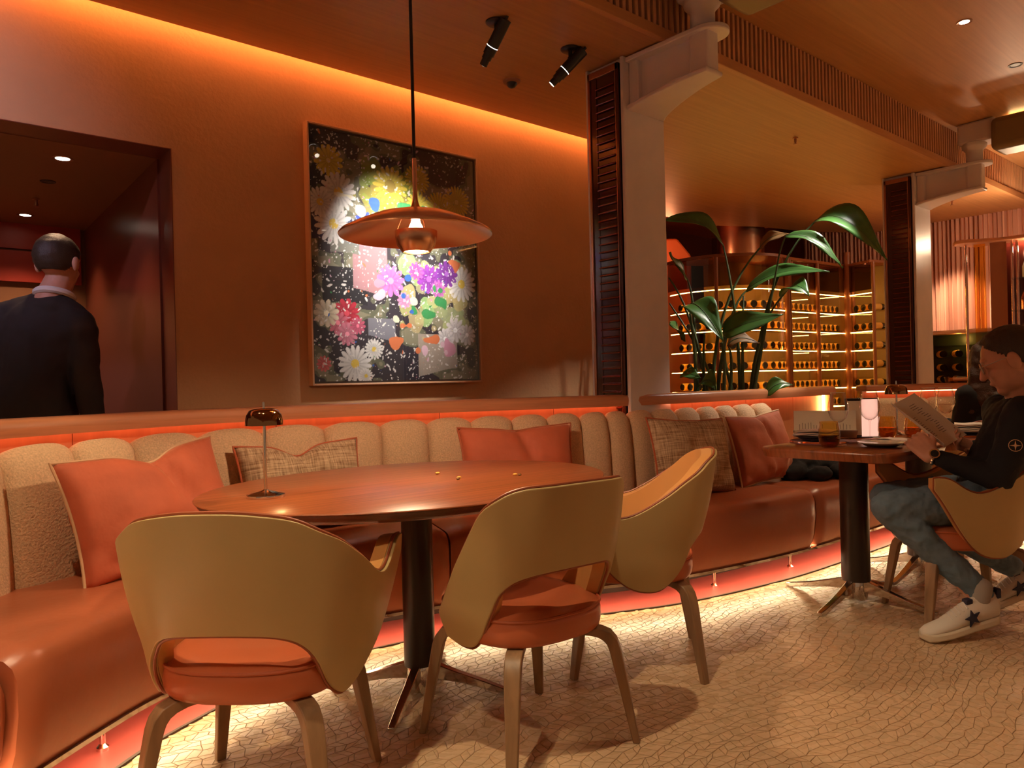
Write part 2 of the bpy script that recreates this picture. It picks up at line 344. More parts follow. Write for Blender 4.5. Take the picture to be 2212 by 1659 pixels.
# corridor behind the opening
cz = 2.355
o = MB().box(-2.6, 1.5, WY+.20, 6.7, cz, cz+.06).build('ceiling_corridor', M['corridor'], smooth=False); o['kind'] = 'structure'
v = MB().add([(1.20, WY+.20, 0), (1.285, 6.5, 0), (1.36, 6.5, 0), (1.30, WY+.20, 0), (1.20, WY+.20, cz), (1.285, 6.5, cz), (1.36, 6.5, cz), (1.30, WY+.20, cz)], [(0,3,2,1),(4,5,6,7),(0,1,5,4),(1,2,6,5),(2,3,7,6),(3,0,4,7)])
o = v.build('wall_corridor', M['darkwall'], smooth=False); o['kind'] = 'structure'
o = MB().box(-2.6, 1.4, 6.5, 6.6, 0, cz).build('wall_corridor_end', M['corridor'], smooth=False); o['kind'] = 'structure'
MB().box(-2.6, 1.25, 6.46, 6.5, 2.17, cz).build('panel', M['redpanel'], o, smooth=False)
MB().box(-2.6, 1.25, 6.46, 6.5, 1.93, 2.155).build('panel', M['redpanel'], o, smooth=False)
# pleated curtain seen past the man
cur = thing('pleated_curtain', 'lit cream pleated curtain behind the standing man', 'curtain', (0, 6.36, 0))
mb = MB(); n = 120
mb.loft([[(-2.4+2.9*k/n, .025*math.sin(k*1.35), z) for k in range(n+1)] for z in (.02, 1.72)], closed=False, caps=False); mb.build('fabric', M['pink'], cur)
MB().tube([(-2.45, 0, 1.735), (.55, 0, 1.735)], .012).build('curtain_rod', M['bronze'], cur)
spot((.1, 6.0, 2.34), (.1, 6.38, .9), 14, (1, .75, .4), 100, .5, .03)

# ------------------------------------------------------------------ ceilings
poly = [(-2.6,FY),(10.3,FY),(10.25,3.6),(10.15,4.375),(9.25,4.87),(8.46,5.05),(7.9,5.34),(7.0,5.36),(6.2,5.6),(4.75,5.6),(4.75,3.99),(-2.6,3.99)]
mb = MB(); mb.loft([[(x, y, z) for x, y in poly] for z in (ZC, ZC+.05)]); o = mb.build('ceiling', M['veneer'], smooth=False); o['kind'] = 'structure'
MB().box(-2.6, 4.75, FY+.05, WY+.20, 3.28, 3.33).build('cove_cover', M['plaster'], o, smooth=False)  # unseen slab added above the slot to keep cove light from leaking
led = MB().box(-2.6, 4.7, 3.996, 4.008, 3.055, 3.063).build('led_strip', M['led_cove'], o, smooth=False)
o = MB().box(-4, 12, -6, FY, ZH, ZH+.08).build('ceiling_high', M['veneer'], smooth=False); o['kind'] = 'structure'
o = MB().box(4.75, 12, FY, 8, 3.34, 3.42).build('ceiling_far', M['orange'], smooth=False); o['kind'] = 'structure'
# slatted fascia with its plain lower band
fa = MB().box(-2.6, 10.3, FY+.0, FY+.03, ZC+.02, ZH).build('trim_2', M['slatback'], smooth=False); fa['kind'] = 'structure'
MB().box(-2.6, 10.3, FY-.035, FY, ZC-.012, ZC+.05).build('lower_band', M['band'], fa, smooth=False, bevel=.004)
pitch = .0505; sl = None; k = 0; x = 1.6
while x < 10.25:
    if sl is None:
        sl = MB().box(-.0125, .0125, -.028, 0, 0, ZH-ZC-.052).build('slat', M['slatwood'], fa, smooth=False, bevel=.003); c = sl
    else:
        c = sl.copy(); col.objects.link(c)
    c.location = (x, FY, ZC+.05); x += pitch

# far walls
o = MB().box(10.3, 10.4, -3, 8, 0, 3.4).build('wall_far', M['darkwall'], smooth=False); o['kind'] = 'structure'
o = MB().box(4.75, 10.4, 7.0, 7.1, 0, 3.4).build('wall_far_left', M['darkwall'], smooth=False); o['kind'] = 'structure'

# ------------------------------------------------------------------ columns with brackets
def column(x0, label):
    t = thing('cast_iron_column', label, 'column', (x0, 2.83, 0))
    # local: x along the wall, y towards the wall; shaft 0..0.37 x 0..0.29
    MB().box(.02, .37, .0, .29, 0, ZC).build('shaft', M['white'], t, bevel=.006)
    MB().box(-.0, .03, .0, .025, 0, ZC).build('shaft_flange', M['white'], t, bevel=.006)
    MB().box(-.004, .03, .272, .292, 0, ZC).build('shaft_flange', M['white'], t, bevel=.005)
    # shutter leaf on the side facing the room end
    MB().box(.0, .022, .030, .27, .25, ZC-.04).build('shutter_leaf', M['lacq'], t, smooth=False)
    MB().box(-.012, .012, .030, .052, .25, ZC-.03).build('shutter_stile', M['lacq'], t, bevel=.003)
    MB().box(-.006, .008, .052, .062, .25, ZC-.06).build('shutter_bead', M['bronze'], t, bevel=.002)
    MB().box(-.012, .012, .252, .27, .25, ZC-.03).build('shutter_stile', M['bronze'], t, bevel=.003)
    MB().box(-.012, .012, .030, .27, ZC-.07, ZC-.03).build('shutter_rail', M['bronze'], t, bevel=.003)
    MB().box(-.004, .012, .205, .252, .25, ZC-.07).build('shutter_panel', M['lacq'], t, smooth=False)
    first = None; z = .95
    while z < ZC-.1:
        if first is None:
            first = MB().obox((0, 0, 0), (0, 1, 0), Vector((1, 0, .55)).normalized(), Vector((-.55, 0, 1)).normalized(), .071, .014, .003).build('louver', M['louver'], t, smooth=False, bevel=.001); c = first
        else:
            c = first.copy(); col.objects.link(c)
        c.location = (-.002, .134, z); z += .046
    # bracket: web with a sunk panel, curved lower flange, top plate with a round end
    yk = np.linspace(0, -.55, 16); low = [ZC-.265+.0*q for q in yk]; low = [ZC-.285+.05*(1-(1+q/.55)**2) for q in yk]; wid = [.37-.20*(-q/.55)**.7 for q in yk]
    b = MB(); b.loft([[(.085, y, ZC-.02), (w_-.05, y, ZC-.02), (w_-.05, y, l), (.085, y, l)] for y, l, w_ in zip(yk[:-1], low, wid)]); b.build('bracket_web', M['white'], t, smooth=False)
    b = MB(); b.box(.05, .11, -.07, .0, ZC-.29, ZC-.012); b.build('bracket_stile', M['white'], t, bevel=.008)
    b = MB(); b.box(.05, .15, -.54, -.42, ZC-.24, ZC-.012); b.build('bracket_stile', M['white'], t, bevel=.012, segs=3)
    b = MB(); b.loft([[(.02, y, l), (w_, y, l), (w_, y, l-.026), (.02, y, l-.026)] for y, l, w_ in zip(yk, low, wid)]); b.build('lower_flange', M['white'], t, bevel=.010, sharp=30, segs=3)
    prof = [(.02, 0)] + [(.125+.105*math.cos(a), -.50+.105*math.sin(a)) for a in np.linspace(math.pi, 2*math.pi, 21)] + [(.37, 0)]
    b = MB(); b.loft([[(x, y, z) for x, y in prof] for z in (ZC-.036, ZC-.008)]); b.build('top_plate', M['white'], t, bevel=.006)
    b = MB(); b.lathe([(.066, 0), (.066, .10), (.075, .115), (.095, .135), (.10, .15), (.10, .17)], 28, (.11, -.47, ZC-.010)); b.build('stub_column', M['white'], t)
    b = MB(); b.box(.02, .24, -.66, -.36, ZC+.155, ZH); b.build('capital', M['white'], t, bevel=.02)
    # rounded olive beam that rests on it and runs out over the room
    bm = thing('ceiling_beam', 'dark olive round-edged beam '+('over the near column' if x0 < 5 else 'over the far column'), 'beam', (x0, 2.83, 0))
    MB().box(-.055, .262, -5.5, -.64, ZC+.03, ZH-.03).build('beam_casing', M['olive'], bm, bevel=.05, segs=4)
    if x0 > 5: MB().box(.08, .095, -5.0, -.75, ZH-.03, ZH-.024).build('led_strip', M['led_beam'], bm, smooth=False)
column(3.327, 'pale painted iron column with shuttered side rising behind the banquette')
column(7.42, 'farther pale iron column with shuttered side beyond the wine cellar plants')

# ------------------------------------------------------------------ banquette
S0, SX = 0.0, CL
s_a = s_at_x(.275); s_b = s_at_x(1.95); s_c = s_at_x(2.98); s_d = s_at_x(4.1)
bq = thing('banquette', 'long curved banquette with tufted boucle back and rust leather seat', 'banquette', (0, 0, 0))
def seat_prof(z=.455, d0=0.):
    return [(d0+.035, .125), (d0+.012, .20), (d0+.0, .30), (d0+.002, z-.055), (d0+.015, z-.025), (d0+.04, z-.006), (d0+.08, z), (.30, z+.004), (.56, z), (.56, .125)]
g = .004
for i, (a, b, z, d0) in enumerate(((S0, s_a-g, .430, .02), (s_a+g, s_b-g, .458, -.01), (s_b+g, s_c-g, .458, -.01), (s_c+g, s_d-g, .458, -.01), (s_d+g, SX-.12, .458, -.01))):
    m = MB(); n = max(3, int((b-a)/.04)); pr = seat_prof(z, d0)
    rings = []
    for k, s in enumerate(np.linspace(a, b, n)):
        e = min(s-a, b-s); q = max(0, 1-e/.03)**2*.02           # rounded module ends
        rings.append([(*cpt(s, d+(q if d < .3 else 0)), zz-(q if zz > .3 else 0)) for d, zz in pr])
    m.loft(rings); m.build('seat_cushion', M['leather'], bq, sharp=50)
mb = MB(); sweep(mb, S0, SX-.14, [(.30, .0), (.30, .125), (.56, .125), (.56, 0)]); mb.build('plinth', M['pedestal'], bq, smooth=False)
mb = MB(); sweep(mb, S0, SX-.13, [(.014, .112), (.014, .126), (.03, .126), (.03, .112)]); mb.build('base_trim', M['chrome'], bq, smooth=False)
mb = MB(); sweep(mb, S0+.02, SX-.16, [(.034, .106), (.034, .112), (.050, .112), (.050, .106)]); mb.build('led_strip', M['led_floor'], bq, smooth=False)
foot = None
for s in (s_at_x(3.35), s_at_x(4.0), s_at_x(2.0), s_at_x(.6)):
    p = cpt(s, .12)
    if foot is None: foot = MB().lathe([(.018, 0), (.018, .01), (.009, .02), (.009, .125)], 12).build('foot', M['chrome'], bq); c = foot
    else: c = foot.copy(); col.objects.link(c)
    c.location = (*p, .002)
# boucle channels
sw = .205; sback0, sback1 = .35, s_at_x(4.62, .55)
nch = int((sback1-sback0)/sw); prof = [(.515, .43), (.52, .55), (.53, .68), (.54, .78), (.55, .84), (.565, .885), (.59, .908), (.615, .905), (.635, .88), (.642, .80), (.642, .43)]
nrm = [(-1, 0), (-1, 0), (-1, 0), (-1, .05), (-.97, .2), (-.8, .6), (-.2, 1), (.3, .9), (.8, .4), (0, 0), (0, 0)]
for k in range(nch):
    a = sback0+k*sw; rings = []
    for u in np.linspace(0, 1, 11):
        pf = .034*(1-abs(2*u-1)**3.0)-.008; s = a+.003+(sw-.006)*u
        rings.append([(*cpt(s, d+nd*pf), z+nz*pf*.9) for (d, z), (nd, nz) in zip(prof, nrm)])
    MB().loft(rings).build('back_channel', M['boucle'], bq, sharp=75)

# ------------------------------------------------------------------ timber dado with rail cap behind the banquette
dd = thing('dado_screen', 'curved timber screen with glowing rail cap behind the banquette', 'screen', (0, 0, 0))
mb = MB(); sweep(mb, S0, SX, [(.634, .972), (.634, .956), (.625, .956), (.620, .985), (.622, 1.006), (.635, 1.018), (.66, 1.021), (.75, 1.021), (.775, 1.016), (.785, 1.0), (.785, .972)]); mb.build('rail_cap', M['rail'], dd, sharp=50)
pw = .62; n = int((SX-.10)/pw)
for k in range(n+1):
    a = k*pw; b = min(a+pw-.003, SX-.07)
    if b-a < .05: continue
    mb = MB(); sweep(mb, a, b, [(.700, .0), (.700, .985), (.735, .985), (.735, .0)], .06); mb.build('panel', M['panel'], dd, smooth=False)
mb = MB(); sweep(mb, S0, SX-.10, [(.655, .963), (.655, .9715), (.664, .9715), (.664, .963)]); mb.build('led_strip', M['led_rail'], dd, smooth=False)
mb = MB(); sweep(mb, SX-.068, SX-.004, [(.64, .0), (.64, .972), (.78, .972), (.78, .0)]); mb.build('end_post', M['rail'], dd, smooth=False)
mb = MB(); sweep(mb, SX-.088, SX-.072, [(.675, .55), (.675, .965), (.69, .965), (.69, .55)]); mb.build('led_strip', M['led_cell'], dd, smooth=False)

# ------------------------------------------------------------------ picture (own floral splatter, flat print)
PX0, PX1, PZ0, PZ1 = 1.958, 3.182, 1.128, 2.637
NX, NY = 330, 404
u, v = np.meshgrid(np.linspace(0, 1, NX), np.linspace(0, 1, NY)); asp = (PZ1-PZ0)/(PX1-PX0); vy = v*asp
def vnoise(x, y, sc, seed):
    r = np.random.default_rng(seed).random((64, 64)); xs = x*sc; ys = y*sc; i = np.floor(xs).astype(int); j = np.floor(ys).astype(int); fx = xs-i; fy = ys-j
    fx = fx*fx*(3-2*fx); fy = fy*fy*(3-2*fy)
    g = lambda a, b: r[a % 64, b % 64]
    return (g(i, j)*(1-fx)+g(i+1, j)*fx)*(1-fy)+(g(i, j+1)*(1-fx)+g(i+1, j+1)*fx)*fy
img = np.zeros((NY, NX, 3)); nz = vnoise(u, vy, 9, 1)*.6+vnoise(u, vy, 24, 2)*.4
img[:] = np.array([.04, .035, .045]); img += (nz > .50)[..., None]*np.array([.10, .11, .05]); img += (nz > .60)[..., None]*np.array([.12, .10, .07]); 
def put(mask, c, k=1): 
    c = np.array(c); mk = np.clip(mask, 0, 1)[..., None]*k; img[:] = img*(1-mk)+c*mk
def blob(cx, cy, r, c, seed, rag=.35, k=1):
    a = np.hypot(u-cx, vy-cy*asp); put(((a*(1+rag*(vnoise(u, vy, 14, seed)-.5)*2)) < r).astype(float), c, k)
def flower(cx, cy, r, c, cc, n, seed, core=.28, k=1):
    dx, dy = u-cx, vy-cy*asp; a = np.hypot(dx, dy); th = np.arctan2(dy, dx)+seed
    pet = .62+.38*np.abs(np.cos(th*n/2))**.6; m = a < r*pet; sh = .72+.28*np.abs(np.cos(th*n/2))
    img[:] = np.where(m[..., None], np.array(c)*sh[..., None]*(.75+.35*np.clip(a/r, 0, 1))[..., None], img)
    put((a < r*core).astype(float), cc)
# broad areas
for (x0, x1, y0, y1, c) in ((.05, .30, .30, .46, (.02, .02, .025)), (.22, .42, .36, .56, (.42, .22, .24)), (.60, .86, .03, .20, (.40, .34, .28)), (.10, .26, .50, .60, (.20, .20, .17)), (.30, .46, .18, .26, (.22, .22, .26)), (.0, .35, .56, .66, (.02, .025, .10))):
    put(((u > x0) & (u < x1) & (v > y0+.02*np.sin(u*9)) & (v < y1)).astype(float), c)
for i in range(40): blob(.30+.28*rng.random(), .60+.28*rng.random(), .03+.03*rng.random(), (.22+.2*rng.random(), .25+.15*rng.random(), .05), i+3, .6, .7)
for i in range(46): blob(.52+.42*rng.random(), .22+.28*rng.random(), .02+.03*rng.random(), (.30+.3*rng.random(), .40+.2*rng.random(), .22), i+60, .6, .75)
Yl, Wh = (.75, .60, .08), (.80, .78, .74)
for cx, cy, r, n in ((.45, .82, .105, 18), (.62, .87, .08, 22), (.76, .75, .10, 26), (.88, .80, .09, 24), (.62, .76, .07, 16), (.80, .66, .085, 20), (.10, .88, .08, 14)): flower(cx, cy, r, Yl, (.35, .25, .05) if n == 18 else (.8, .66, .2), n, cx*7, .32 if n == 18 else .15)
for cx, cy, r in ((.15, .76, .10), (.12, .63, .105), (.05, .71, .075), (.90, .43, .10), (.22, .07, .095), (.33, .13, .055), (.28, .02, .04)): flower(cx, cy, r, Wh, (.80, .58, .10), 17, cx*9, .24)
for cx, cy, r, c in ((.56, .665, .10, (.60, .03, .07)), (.30, .64, .07, (.05, .10, .62)), (.18, .275, .075, (.50, .03, .06)), (.13, .235, .06, (.62, .16, .22)), (.18, .19, .06, (.66, .22, .30)), (.07, .27, .07, (.72, .62, .45)), (.24, .225, .045, (.6, .12, .2)),
                   (.68, .44, .08, (.30, .06, .42)), (.80, .47, .075, (.22, .05, .35)), (.74, .40, .05, (.55, .15, .50)), (.60, .47, .05, (.60, .12, .40)), (.44, .42, .085, (.62, .20, .55)), (.52, .34, .045, (.70, .30, .50)), (.85, .22, .07, (.74, .70, .70)), (.78, .18, .06, (.74, .70, .70)), (.93, .20, .06, (.70, .66, .66)), (.05, .07, .04, (.70, .15, .15))):
    flower(cx, cy, r, c, tuple(min(1, q*1.4+.05) for q in c), 11, cx*5, .2)
# splatter
pal = [Wh, Wh, Wh, (.8, .75, .55), (.65, .3, .4), (.7, .2, .08), (.05, .15, .5), (.05, .3, .1), (.75, .5, .6)]
for i in range(2300):
    cx, cy = rng.random(), rng.random(); r = .0012+.0045*rng.random()**2.5; st = 1 if rng.random() < .6 else 2.5; an = rng.random()*3.14
    i0, i1 = max(0, int((cx-.02)*NX)), min(NX, int((cx+.02)*NX)+1); j0, j1 = max(0, int((cy-.02)*NY)), min(NY, int((cy+.02)*NY)+1)
    dx = u[j0:j1, i0:i1]-cx; dy = vy[j0:j1, i0:i1]-cy*asp; p = dx*math.cos(an)+dy*math.sin(an); q = -dx*math.sin(an)+dy*math.cos(an)
    m = (p/st)**2+q**2 < r*r; img[j0:j1, i0:i1][m] = pal[i % 3 if i < 1900 else i % 9]
for i in range(42):
    blob(.25+.6*rng.random(), .1+.65*rng.random(), .009+.013*rng.random(), pal[3+i % 6], 200+i, .9)
pic = thing('framed_picture', 'large shadow-framed floral splatter picture on the terracotta wall', 'picture', (0, 0, 0))
yy = WY-.03
vs = np.stack([PX0+.012+u*(PX1-PX0-.024), np.full_like(u, yy), PZ0+.012+v*(PZ1-PZ0-.024)], -1).reshape(-1, 3)
idx = np.arange(NX*NY).reshape(NY, NX); fs = np.stack([idx[:-1, :-1], idx[:-1, 1:], idx[1:, 1:], idx[1:, :-1]], -1).reshape(-1, 4)
me = bpy.data.meshes.new('print'); me.from_pydata(vs.tolist(), [], fs.tolist())
a = me.color_attributes.new('tint', 'FLOAT_COLOR', 'POINT'); a.data.foreach_set('color', np.concatenate([img.reshape(-1, 3), np.ones((NX*NY, 1))], 1).astype(np.float32).ravel())
pm = mat('print', (.5, .5, .5), .4); at = pm.node_tree.nodes.new('ShaderNodeAttribute'); at.attribute_name = 'tint'; pm.node_tree.links.new(at.outputs['Color'], pm.node_tree.nodes['Principled BSDF'].inputs['Base Color'])
link('print', me, pm, pic)
fr = mat('pale frame', (.62, .36, .20), .4, grain=((40, 3, 3), .08)); y0, y1 = WY-.052, WY
for nm, bx in (('left', (PX0-.012, PX0, y0, y1, PZ0-.012, PZ1+.012)), ('right', (PX1, PX1+.012, y0, y1, PZ0-.012, PZ1+.012)), ('top', (PX0, PX1, y0, y1, PZ1, PZ1+.012)), ('bottom', (PX0, PX1, y0, y1, PZ0-.012, PZ0))):
    MB().box(*bx).build('frame_side', fr, pic, bevel=.002)
for bx in ((PX0, PX0+.010, yy-.002, yy+.004, PZ0, PZ1), (PX1-.010, PX1, yy-.002, yy+.004, PZ0, PZ1), (PX0, PX1, yy-.002, yy+.004, PZ1-.010, PZ1), (PX0, PX1, yy-.002, yy+.004, PZ0, PZ0+.010)):
    MB().box(*bx).build('inner_fillet', M['darkline'], pic, smooth=False)
MB().box(PX0+.001, PX1-.001, y0+.006, y0+.009, PZ0+.001, PZ1-.001).build('glass_pane', M['pane'], pic, smooth=False)
MB().box(PX0, PX1, WY-.02, WY, PZ0, PZ1).build('backing_board', M['darkline'], pic, smooth=False)

# ------------------------------------------------------------------ pendant lamp
PP = (1.515, 2.277); zr = 1.655
pd_ = thing('pendant_lamp', 'copper disc pendant lamp hanging over the oval table', 'lamp', (*PP, zr))
MB().lathe([(.0062, ZC-zr), (.0062, .262)], 8).build('cord', M['black'], pd_)
MB().lathe([(.05, ZC-zr), (.05, ZC-zr-.02), (.012, ZC-zr-.03)], 20).build('ceiling_rose', M['copper'], pd_)
MB().lathe([(.006, .272), (.008, .27), (.008, .15), (.010, .12), (.016, .098), (.034, .082), (.0, .078)], 24).build('neck', M['copper'], pd_)
sh = [(.028, .084), (.08, .078), (.15, .060), (.22, .030), (.268, .006), (.277, -.004), (.275, -.008), (.266, -.001), (.218, .022), (.15, .050), (.08, .066), (.028, .070)]
MB().lathe(sh, 72, caps=False).build('shade', M['copper'], pd_, sharp=60)
MB().lathe([(.05, -.070), (.068, -.045), (.076, -.015), (.077, .006), (.074, .006), (.072, -.015), (.064, -.045), (.047, -.068)], 40, caps=False).build('inner_bowl', M['copper'], pd_, sharp=60)
for k in range(3):
    an = 2*math.pi*k/3+.4; MB().tube([(.072*math.cos(an), .072*math.sin(an), .004), (.045*math.cos(an), .045*math.sin(an), .068)], .0018, 6).build('support_wire', M['copper'], pd_)
MB().lathe([(.018, .075), (.018, .055), (.02, .05)], 16).build('socket', M['copper'], pd_)
MB().lathe([(.001, -.018), (.018, -.014), (.028, .004), (.027, .018), (.018, .036), (.014, .052)], 20).build('bulb', M['bulb'], pd_)
MB().lathe([(.001, -.060), (.046, -.060), (.046, -.063), (.001, -.063)], 32).build('diffuser', M['bulb'], pd_)
point((*PP, zr+.030), 16, (1, .60, .34), .02)
spot((*PP, zr-.066), (*PP, 0), 34, (1, .68, .42), 165, .35, .04)

# ------------------------------------------------------------------ ceiling fixtures
def track_spot(base, aim, label):
    t = thing('ceiling_spotlight', label, 'spotlight', (base[0], base[1], ZC))
    MB().lathe([(.055, 0), (.055, -.006), (.045, -.014), (.001, -.014)], 28).build('mount_disc', M['black'], t)
    MB().tube([(0, 0, -.012), (0, 0, -.05)], .011, 10).build('arm', M['black'], t)
    MB().ell((0, 0, -.055), (.016, .016, .016)).build('joint', M['black'], t)
    d = (Vector(aim)-Vector((base[0], base[1], ZC-.10))).normalized(); c = Vector((0, 0, -.085)) + d*.0
    s0 = c-d*.10
    MB().tube([s0, c+d*.09], .031, 24).build('barrel', M['black'], t); MB().tube([c+d*.088, c+d*.115], .026, 24).build('barrel_collar', M['black'], t); MB().tube([c+d*.112, c+d*.150], .021, 24).build('snout', M['black'], t)
    MB().tube([s0-d*.02, s0], .008, 8).build('cable_gland', M['black'], t)
    MB().tube([c+d*.045, c+d*.048], .0316, 24).build('vent_slot', M['glint'], t)
    MB().tube([c+d*.1495, c+d*.1508], .017, 16).build('lens', M['lens'], t)
track_spot((2.50, 2.967), (2.42, 3.9, 1.9), 'black ceiling spotlight farther from the shuttered column, aimed down at the picture')
track_spot((3.03, 2.956), (2.42, 3.85, 1.9), 'black ceiling spotlight nearer the shuttered column, aimed sideways at the picture')
t = thing('dome_camera', 'small black dome camera on the ceiling above the picture', 'camera', (3.06, 3.497, ZC))
MB().lathe([(.055, 0), (.052, -.010), (.034, -.014), (.001, -.014)], 28).build('base_ring', M['corridor'], t); MB().lathe([(.034, -.012), (.032, -.026), (.02, -.040), (.001, -.046)], 24).build('dome', M['black'], t)
def sprinkler(x, y, z, label):
    t = thing('sprinkler_head', label, 'sprinkler', (x, y, z)); MB().lathe([(.022, 0), (.022, -.004), (.009, -.008), (.009, -.03), (.004, -.045)], 14).build('body', M['bronze'], t)
    MB().lathe([(.016, -.047), (.016, -.050), (.001, -.050)], 14).build('deflector', M['bronze'], t)
    for s in (-1, 1): MB().tube([(s*.008, 0, -.025), (s*.012, 0, -.038), (s*.002, 0, -.048)], .0018, 6).build('yoke', M['bronze'], t)
sprinkler(5.563, 2.991, ZC, 'sprinkler head on the low timber ceiling between the two columns')
sprinkler(9.0, 3.05, ZC, 'sprinkler head on the bright ceiling past the far column')
sprinkler(.838, 5.598, cz, 'sprinkler head on the dark ceiling above the standing man')
def downlight(p, label, on=True, r=.04):
    t = thing('downlight', label, 'downlight', p)
    MB().lathe([(r+.012, .0), (r+.010, -.004), (r, -.003), (r*.82, .0)], 28, caps=False).build('trim_ring', M['black'] if not on else M['bronze'], t)
    MB().lathe([(r*.86, .0), (.001, .0), (.001, -.0015), (r*.86, -.0015)], 24, caps=False).build('lamp_face', M['lens'] if on else M['black'], t)
names = ['recessed downlight in the high ceiling behind the left chair', 'recessed downlight in the high ceiling above the left chair', 'recessed downlight in the high ceiling left of the viewer', 'recessed downlight in the high ceiling between the chairs and the laid table', 'recessed downlight in the high ceiling before the seated man', 'lit recessed downlight in the high ceiling, nearer of two', 'unlit recessed downlight in the high ceiling, farther of two']
for (p, *_), nm in zip(DOWN, names): downlight((p[0], p[1], ZH), nm, p[0] < 6, .034)
for (x, y), nm in zip(BACK_FILL, ('at the back right of the viewer', 'right of the seated man', 'right of the bar shelf')): downlight((x, y, ZH), 'recessed downlight in the high ceiling '+nm)
downlight((.808, 4.56, cz), 'lit recessed downlight nearer the opening, dark corridor ceiling'); downlight((.854, 6.144, cz), 'lit recessed downlight deeper in the dark corridor ceiling'); downlight((.825, 5.1, cz), 'unlit recessed downlight in the dark corridor ceiling', False, .03)
spot((.808, 4.56, cz-.02), (.808, 4.56, 0), 10, (1, .6, .35), 90, .6, .03)
spot((.854, 6.05, cz-.02), (.854, 6.05, 0), 14, (1, .6, .35), 110, .6, .03)

# ------------------------------------------------------------------ tables
TZ = .76
def star_base(t, r, rot, ped=(.055, .055)):
    MB().lathe([(1, .10), (1, TZ-.032)], 40).build('pedestal', M['pedestal'], t, sharp=30).scale = (ped[0], ped[1], 1)
    MB().lathe([(.050, .012), (.052, .018), (.046, .10), (.040, .115)], 28).build('base_hub', M['chrome'], t)
    for k in range(4):
        a = rot+k*math.pi/2; c, s = math.cos(a), math.sin(a); n = Vector((-s, c, 0)); d = Vector((c, s, 0)); rings = []
        for q, zt, zb, hw in ((.03, .112, .045, .016), (.06, .105, .05, .016), (.14, .078, .042, .015), (.24, .048, .022, .014), (r-.03, .026, .004, .013), (r, .020, .003, .011)):
            rings.append([d*q+n*hw+Vector((0, 0, zb)), d*q-n*hw+Vector((0, 0, zb)), d*q-n*hw+Vector((0, 0, zt)), d*q+n*hw+Vector((0, 0, zt))])
        MB().loft(rings).build('star_leg', M['chrome'], t, bevel=.003)
def top_mesh(outline, z0, z1, inset):
    """outline at full size on the upper edge, undercut below"""
    cx = sum(p[0] for p in outline)/len(outline); cy = sum(p[1] for p in outline)/len(outline)
    def off(d, z): return [(cx+(x-cx)*(1-d/max(1e-6, math.hypot(x-cx, y-cy))), cy+(y-cy)*(1-d/max(1e-6, math.hypot(x-cx, y-cy))), z) for x, y in outline]
    return [off(inset, z0), off(.004, z1-.022), off(.0, z1-.014), off(.001, z1-.005), off(.006, z1-.0)]
t1 = thing('oval_table', 'oval timber-topped dining table with dark pedestal, in front of the banquette', 'table', (1.495, 2.29, 0))
ol = [(.755*math.cos(a), .605*math.sin(a)) for a in np.linspace(0, 2*math.pi, 96, endpoint=False)]
rg = top_mesh(ol, TZ-.038, TZ, .045)
def ell_ring(d, z): return [(x*(1-d/math.hypot(x, y)), y*(1-d/math.hypot(x, y)), z) for x, y in ol]
tt = MB().loft([ell_ring(.004, TZ-.006), ell_ring(.0, TZ-.004), ell_ring(.0, TZ-.002), ell_ring(.003, TZ)]).build('table_top', M['table'], t1, sharp=60)
MB().loft([ell_ring(.06, TZ-.040), ell_ring(.014, TZ-.022), ell_ring(.003, TZ-.006)]).build('edge_band', M['edge'], tt, sharp=60)
star_base(t1, .335, R(40), (.058, .052))
def rrect(hx, hy, r, n=8):
    o = []
    for sx, sy, a0 in ((1, 1, 0), (-1, 1, 90), (-1, -1, 180), (1, -1, 270)):
        for k in range(n+1):
            a = R(a0+90*k/n); o.append((sx*(hx-r)+r*math.cos(a), sy*(hy-r)+r*math.sin(a)))
    return o
def square_table(x, y, label):
    t = thing('square_table', label, 'table', (x, y, 0), 0, 'square tables along the banquette')
    MB().loft(top_mesh(rrect(.345, .325, .09), TZ-.045, TZ, .012)).build('table_top', M['table'], t, sharp=60)
    star_base(t, .37, 0, (.066, .066)); return t
square_table(3.655, 1.705, 'square timber table laid for the man reading the menu')
square_table(4.40, 1.69, 'farther square timber table with the mushroom lamp and display card')

